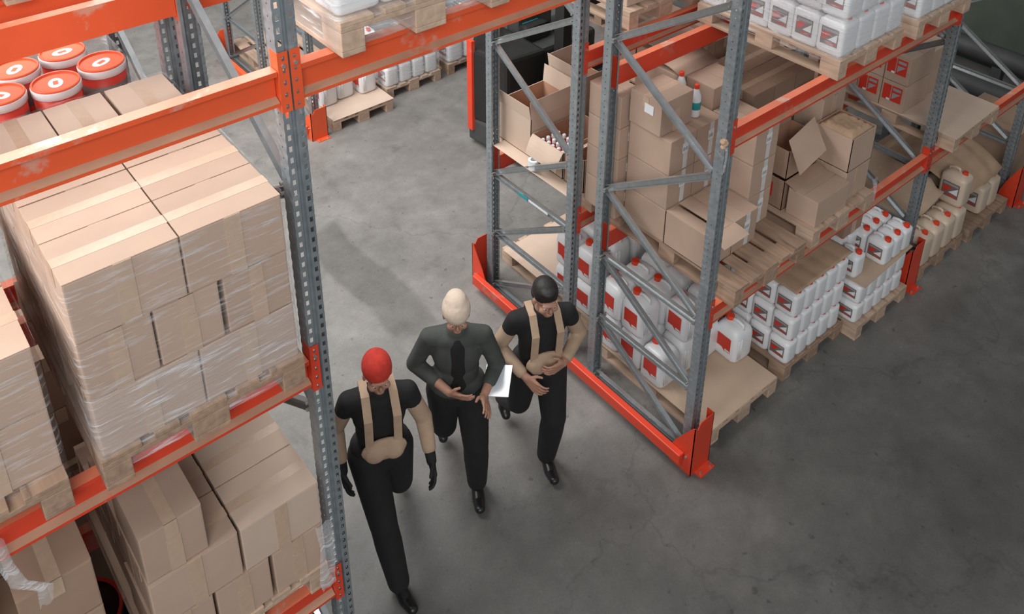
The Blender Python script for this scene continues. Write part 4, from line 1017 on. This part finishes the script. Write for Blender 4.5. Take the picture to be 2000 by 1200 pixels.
def person(loc, rz, label, J, hat, top, straps, arms, glove, headtilt=0.0, name_in=False):
    root = empty('person', loc, rz, label, 'person')
    hips = V3(J['pelvis']); chest = V3(J['chest']); neck = V3(J['neck']); hd = V3(J['head'])
    B = MB()
    def torso(mb, g=0):
        ellip(mb, hips+Vector((0, 0, .03)), (.155+g, .108+g, .13+g)); ellip(mb, (hips+chest)/2+Vector((0, 0, .02)), (.132+g, .098+g, .20+g))
        ellip(mb, chest+Vector((0, 0, -.02)), (.148+g, .105+g, .18+g)); ellip(mb, chest+Vector((0, 0, .09)), (.145+g, .085+g, .08+g))
        for s in 'RL': capsule(mb, chest+Vector((0, 0, .11)), V3(J['sh'+s]), .062+g, .048+g)
    def arm(mb, s, g=0, w0=.046, f0=0.0, f1=1.0):
        sh, el, wr = V3(J['sh'+s]), V3(J['el'+s]), V3(J['wr'+s])
        capsule(mb, sh, el, w0+g, .042+g)
        end = el+(wr-el)*f1; capsule(mb, el, end, .041+g, .041+(.027-.041)*f1+g)
    def leg(mb, s, g=0, f1=1.0):
        hp, kn, an = V3(J['hip'+s]), V3(J['kn'+s]), V3(J['an'+s])
        capsule(mb, hp, kn, .088+g, .058+g); end = kn+(an-kn)*f1; capsule(mb, kn, kn+(an-kn)*.35, .055+g, .056+g); capsule(mb, kn+(an-kn)*.35, end, .056+g, .040+g)
    T = Matrix.Rotation(headtilt, 3, 'X')
    def hp(v): return hd+T @ V3(v)
    torso(B); 
    for s in 'RL': arm(B, s); leg(B, s)
    capsule(B, chest+Vector((0, 0, .14)), hd+Vector((0, .02, -.06)), .058, .054)
    ellip(B, hp((0, .012, .035)), (.074, .092, .088), T); ellip(B, hp((0, -.022, -.040)), (.056, .066, .068), T); ellip(B, hp((0, -.058, -.082)), (.028, .022, .020), T)
    ellip(B, hp((0, -.096, -.012)), (.012, .018, .024), T); ellip(B, hp((0, -.078, .028)), (.055, .018, .012), T)
    ellip(B, hp((0, -.088, -.052)), (.024, .010, .006), T); ellip(B, hp((0, -.086, -.062)), (.020, .010, .007), T)
    for s in (-1, 1): ellip(B, hp((s*.076, .005, -.012)), (.010, .018, .030), T); ellip(B, hp((s*.040, -.062, -.028)), (.024, .022, .022), T)
    for s, sg in (('R', -1), ('L', 1)):
        el, wr = V3(J['el'+s]), V3(J['wr'+s]); dd = V3(J.get('hd'+s, (wr-el))); hand(B, wr, dd, J.get('hn'+s, (sg, 0, .2)), J.get('ht'+s, (0, -1, 0)), J.get('curl'+s, .45))
    skinned(B, 'body', M_skin, root, .0055, 3)
    E = MB()
    for s in (-1, 1): ellip(E, hp((s*.030, -.077, .008)), (.012, .010, .007), T, 10, 8)
    ey = E.build('eyes', M_eye, root, smooth=True); E = MB()
    for s in (-1, 1): ellip(E, hp((s*.030, -.0865, .007)), (.005, .0025, .005), T, 8, 6)
    E.build('iris', M_hair, ey, smooth=True)
    # trousers
    P = MB(); ellip(P, hips+Vector((0, 0, .02)), (.178, .128, .14))
    for s in 'RL': leg(P, s, .030, 1.0)
    for s in 'RL':
        an = V3(J['an'+s]); kn = V3(J['kn'+s]); dd = (an-kn).normalized(); capsule(P, an-dd*.10, an+dd*.01, .074, .070)
    skinned(P, 'trousers', M_darkcloth, root, .010, 4)
    # shoes
    for s in 'RL':
        S = MB(); an = V3(J['an'+s]); to = V3(J['to'+s]); d = (to-an); sole = V3(J.get('so'+s, (0, 0, -1)))
        heel = an+sole*.055-d.normalized()*.02
        capsule(S, heel, an+d*.5+sole*.052, .040, .044); capsule(S, an+d*.5+sole*.055, to, .045, .036, flat=.8); capsule(S, an, heel, .045, .042)
        skinned(S, 'shoe', M_shoe, root, .008, 3)
    # upper garment
    U = MB(); torso(U, .014)
    for s in 'RL':
        if arms['shirt'] is None: arm(U, s, .014, .046, f1=arms['len'])
        else: capsule(U, V3(J['sh'+s]), V3(J['sh'+s])+(V3(J['el'+s])-V3(J['sh'+s]))*.30, .064, .058)
    ellip(U, hips+Vector((0, 0, .06)), (.188, .137, .10))
    capsule(U, chest+Vector((0, 0, .12)), neck+Vector((0, .005, -.02)), .088, .068)
    g_ = skinned(U, 'jacket' if arms['shirt'] is None else 'vest', top, root, .010, 3)
    if arms['shirt'] is not None:
        for s in 'RL':
            U = MB(); arm(U, s, .012, .045, f1=arms['len']); skinned(U, 'sleeve', arms['shirt'], root, .008, 3)
    if name_in:
        U = MB(); ellip(U, chest+Vector((.0, -.040, -.02)), (.085, .086, .19)); ellip(U, (hips+chest)/2+Vector((0, -.030, -.03)), (.080, .088, .2)); skinned(U, 'inner_shirt', M_darkcloth, root, .009, 2)
    if straps:
        for sx in (-1, 1):
            U = MB(); pts = [chest+Vector((sx*.075, .10, .06)), chest+Vector((sx*.08, .05, .19)), chest+Vector((sx*.082, -.06, .17)), chest+Vector((sx*.085, -.140, .06)), (hips+chest)/2+Vector((sx*.085, -.145, .06)), (hips+chest)/2+Vector((sx*.085, -.14, -.03))]
            for i in range(len(pts)-1):
                dn = (pts[i+1]-pts[i]).normalized(); U.quadbar(pts[i]-dn*.004, pts[i+1]+dn*.004, .050, .012)
            U.build('strap', M_beige, root, bevel=.003)
        U = MB(); c = (hips+chest)/2+Vector((0, -.135, -.02)); ellip(U, c, (.14, .030, .085)); ellip(U, c+Vector((-.055, -.015, -.01)), (.065, .03, .07)); ellip(U, c+Vector((.06, -.015, -.01)), (.06, .03, .07))
        skinned(U, 'chest_pouch', M_beige, root, .008, 3)
    if glove:
        for s, sg in (('R', -1), ('L', 1)):
            U = MB(); el, wr = V3(J['el'+s]), V3(J['wr'+s]); dd = (wr-el).normalized(); hand(U, wr, V3(J.get('hd'+s, dd)), J.get('hn'+s, (sg, 0, .2)), J.get('ht'+s, (0, -1, 0)), J.get('curl'+s, .45), .0025)
            capsule(U, wr-dd*.05, wr+dd*.01, .034, .031); skinned(U, 'glove', M_darkcloth, root, .0055, 2)
    H = MB()
    if hat == 'redcap':
        ellip(H, hp((0, .018, .052)), (.088, .105, .092), T); ellip(H, hp((0, .05, .0)), (.082, .075, .085), T)
        skinned(H, 'knit_cap', M_redcloth, root, .009, 3)
    elif hat == 'beanie':
        ellip(H, hp((0, .006, .062)), (.090, .110, .085), T); ellip(H, hp((0, .025, .105)), (.070, .084, .06), T); ellip(H, hp((0, .045, .02)), (.084, .078, .06), T)
        skinned(H, 'knit_cap', M_creamknit, root, .009, 3)
    else:
        ellip(H, hp((0, .022, .055)), (.084, .100, .085), T); ellip(H, hp((0, .06, .0)), (.078, .066, .08), T); ellip(H, hp((0, -.035, .098)), (.055, .045, .030), T)
        skinned(H, 'hair', M_hair, root, .008, 2)
    return root
# nearest the left upright, mid stride
J1 = dict(pelvis=(0, .02, .93), chest=(0, -.03, 1.32), neck=(0, -.05, 1.50), head=(0, -.075, 1.635), shR=(-.172, -.02, 1.42), shL=(.172, -.05, 1.42),
          elR=(-.255, .06, 1.15), elL=(.265, -.03, 1.15), wrR=(-.245, -.06, .93), wrL=(.27, -.18, .96),
          hipR=(-.09, .01, .92), hipL=(.09, .03, .92), knR=(-.04, -.17, .50), anR=(.01, -.27, .10), toR=(.06, -.44, .045),
          knL=(.12, .12, .49), anL=(.16, .46, .26), toL=(.17, .40, .10), soL=(0, .7, -.7))
person((1.965, 3.575, 0), math.radians(-21), 'person in red knit cap, black vest, beige straps and dark gloves, striding by the left upright'.replace(' striding', ''),
       J1, 'redcap', M_darkcloth, True, dict(shirt=M_beige, len=.72), True, .22)
J2 = dict(pelvis=(0, .02, .94), chest=(0, -.02, 1.32), neck=(0, -.04, 1.50), head=(0, -.07, 1.64), shR=(-.172, -.01, 1.42), shL=(.172, -.03, 1.42),
          elR=(-.27, .04, 1.16), elL=(.26, -.02, 1.15), wrR=(-.06, -.17, 1.10), wrL=(.15, -.23, 1.10), hdR=(.8, -.5, .02), hdL=(.1, -1, .1), hnR=(-.2, -.6, -.8), hnL=(.6, 0, -.8), htR=(.2, -.6, .8), htL=(-.5, 0, .8), curlR=.25, curlL=.2,
          hipR=(-.09, .03, .93), hipL=(.09, .01, .93), knR=(-.09, .10, .52), anR=(-.09, .40, .22), toR=(-.09, .36, .08), soR=(0, .6, -.8),
          knL=(.11, -.07, .50), anL=(.12, -.02, .095), toL=(.12, -.21, .045))
person((2.60, 3.65, 0), math.radians(-32), 'person in cream knit cap and grey green jacket, walking, holding a clear document sleeve',
       J2, 'beanie', M_jacket, False, dict(shirt=None, len=.55), False, .25, True)
J3 = dict(pelvis=(0, .03, .93), chest=(0, -.03, 1.30), neck=(0, -.06, 1.48), head=(0, -.10, 1.60), shR=(-.172, -.02, 1.40), shL=(.172, -.05, 1.40),
          elR=(-.275, .05, 1.14), elL=(.285, .0, 1.15), wrR=(-.14, -.16, 1.02), wrL=(.10, -.20, 1.12), hdR=(.5, -.8, -.35), hdL=(-.9, -.4, 0), hnR=(-.6, -.5, .5), hnL=(.2, -.9, .3), htR=(.5, -.5, .6), htL=(0, -.2, 1), curlR=.5, curlL=.5,
          hipR=(-.09, .04, .92), hipL=(.09, .02, .92), knR=(-.10, .12, .51), anR=(-.11, .42, .24), toR=(-.11, .38, .09), soR=(0, .6, -.8),
          knL=(.09, -.08, .50), anL=(.07, -.02, .095), toL=(.06, -.21, .045))
person((3.15, 3.47, 0), math.radians(-22), 'person with short dark hair, black vest and beige sleeves, walking by the right uprights',
       J3, 'hair', M_darkcloth, True, dict(shirt=M_beige, len=.8), False, .18)
# the clear sleeve in the middle person's hand
b = MB(); b.box(-.085, .085, -.11, .11, -.002, .002); o = tag(b.build('document_sleeve', M_docs, None), 'shiny transparent document sleeve held in front of the middle person', 'document sleeve')
o.location = (2.735, 3.40, 1.13); o.rotation_euler = (math.radians(12), math.radians(-6), math.radians(-48))

# small marks
bm_ = [q for q in col.objects if q.get('label', '') == 'orange rack beam, lowest level, front side of the right bay'][0]

b = MB(); b.add([(4.79, 2.7875, 1.352), (4.845, 2.7875, 1.352), (4.845, 2.80, 1.300), (4.79, 2.80, 1.300)], [(0, 1, 2, 3)]); o = b.build('paper_sticker', M_sticker, None, solid=.001)
o.parent = bm_; o.matrix_parent_inverse = Matrix.Translation(-bm_.location)
up_ = [q for q in col.objects if q.get('label', '') == 'grey perforated steel rack upright, front frame at the right edge of the passage'][0]
b = MB(); rnd = random.Random(9)
for k in range(9): ellip(b, (4.0+rnd.uniform(-.012, .012), 2.80+rnd.uniform(-.01, .01), 2.70+rnd.uniform(-.03, .03)), (.02, .018, .016), None, 8, 6)
tag(b.build('tape_wad', M_kraft, None), 'brown crumpled tape wad stuck on the front upright', 'tape scrap')
film_scrap([(4.0, 2.782, 2.68), (4.005, 2.780, 2.62), (3.995, 2.780, 2.56), (3.99, 2.781, 2.50)], 'thin white tape tail below the wad on the front upright', .02)
b = MB(); b.box(3.996, 3.999, 4.60, 4.72, 1.215, 1.245); tl = b.build('teal_sticker', M_teal, None)
b = MB(); b.box(3.996, 3.999, 4.36, 4.59, 1.222, 1.242)
wl = b.build('white_sticker', M_sticker, None)
ub = [q for q in col.objects if q.get('label', '').startswith('grey perforated steel rack upright of the rear row, right edge of the passage')][0]
for o in (tl, wl): o.parent = ub; o.matrix_parent_inverse = Matrix.Translation(-ub.location); o.location = (.016, 0, .0)
for o in col.objects:
    if not o.parent and o.get('category'): o['kind'] = 'thing'
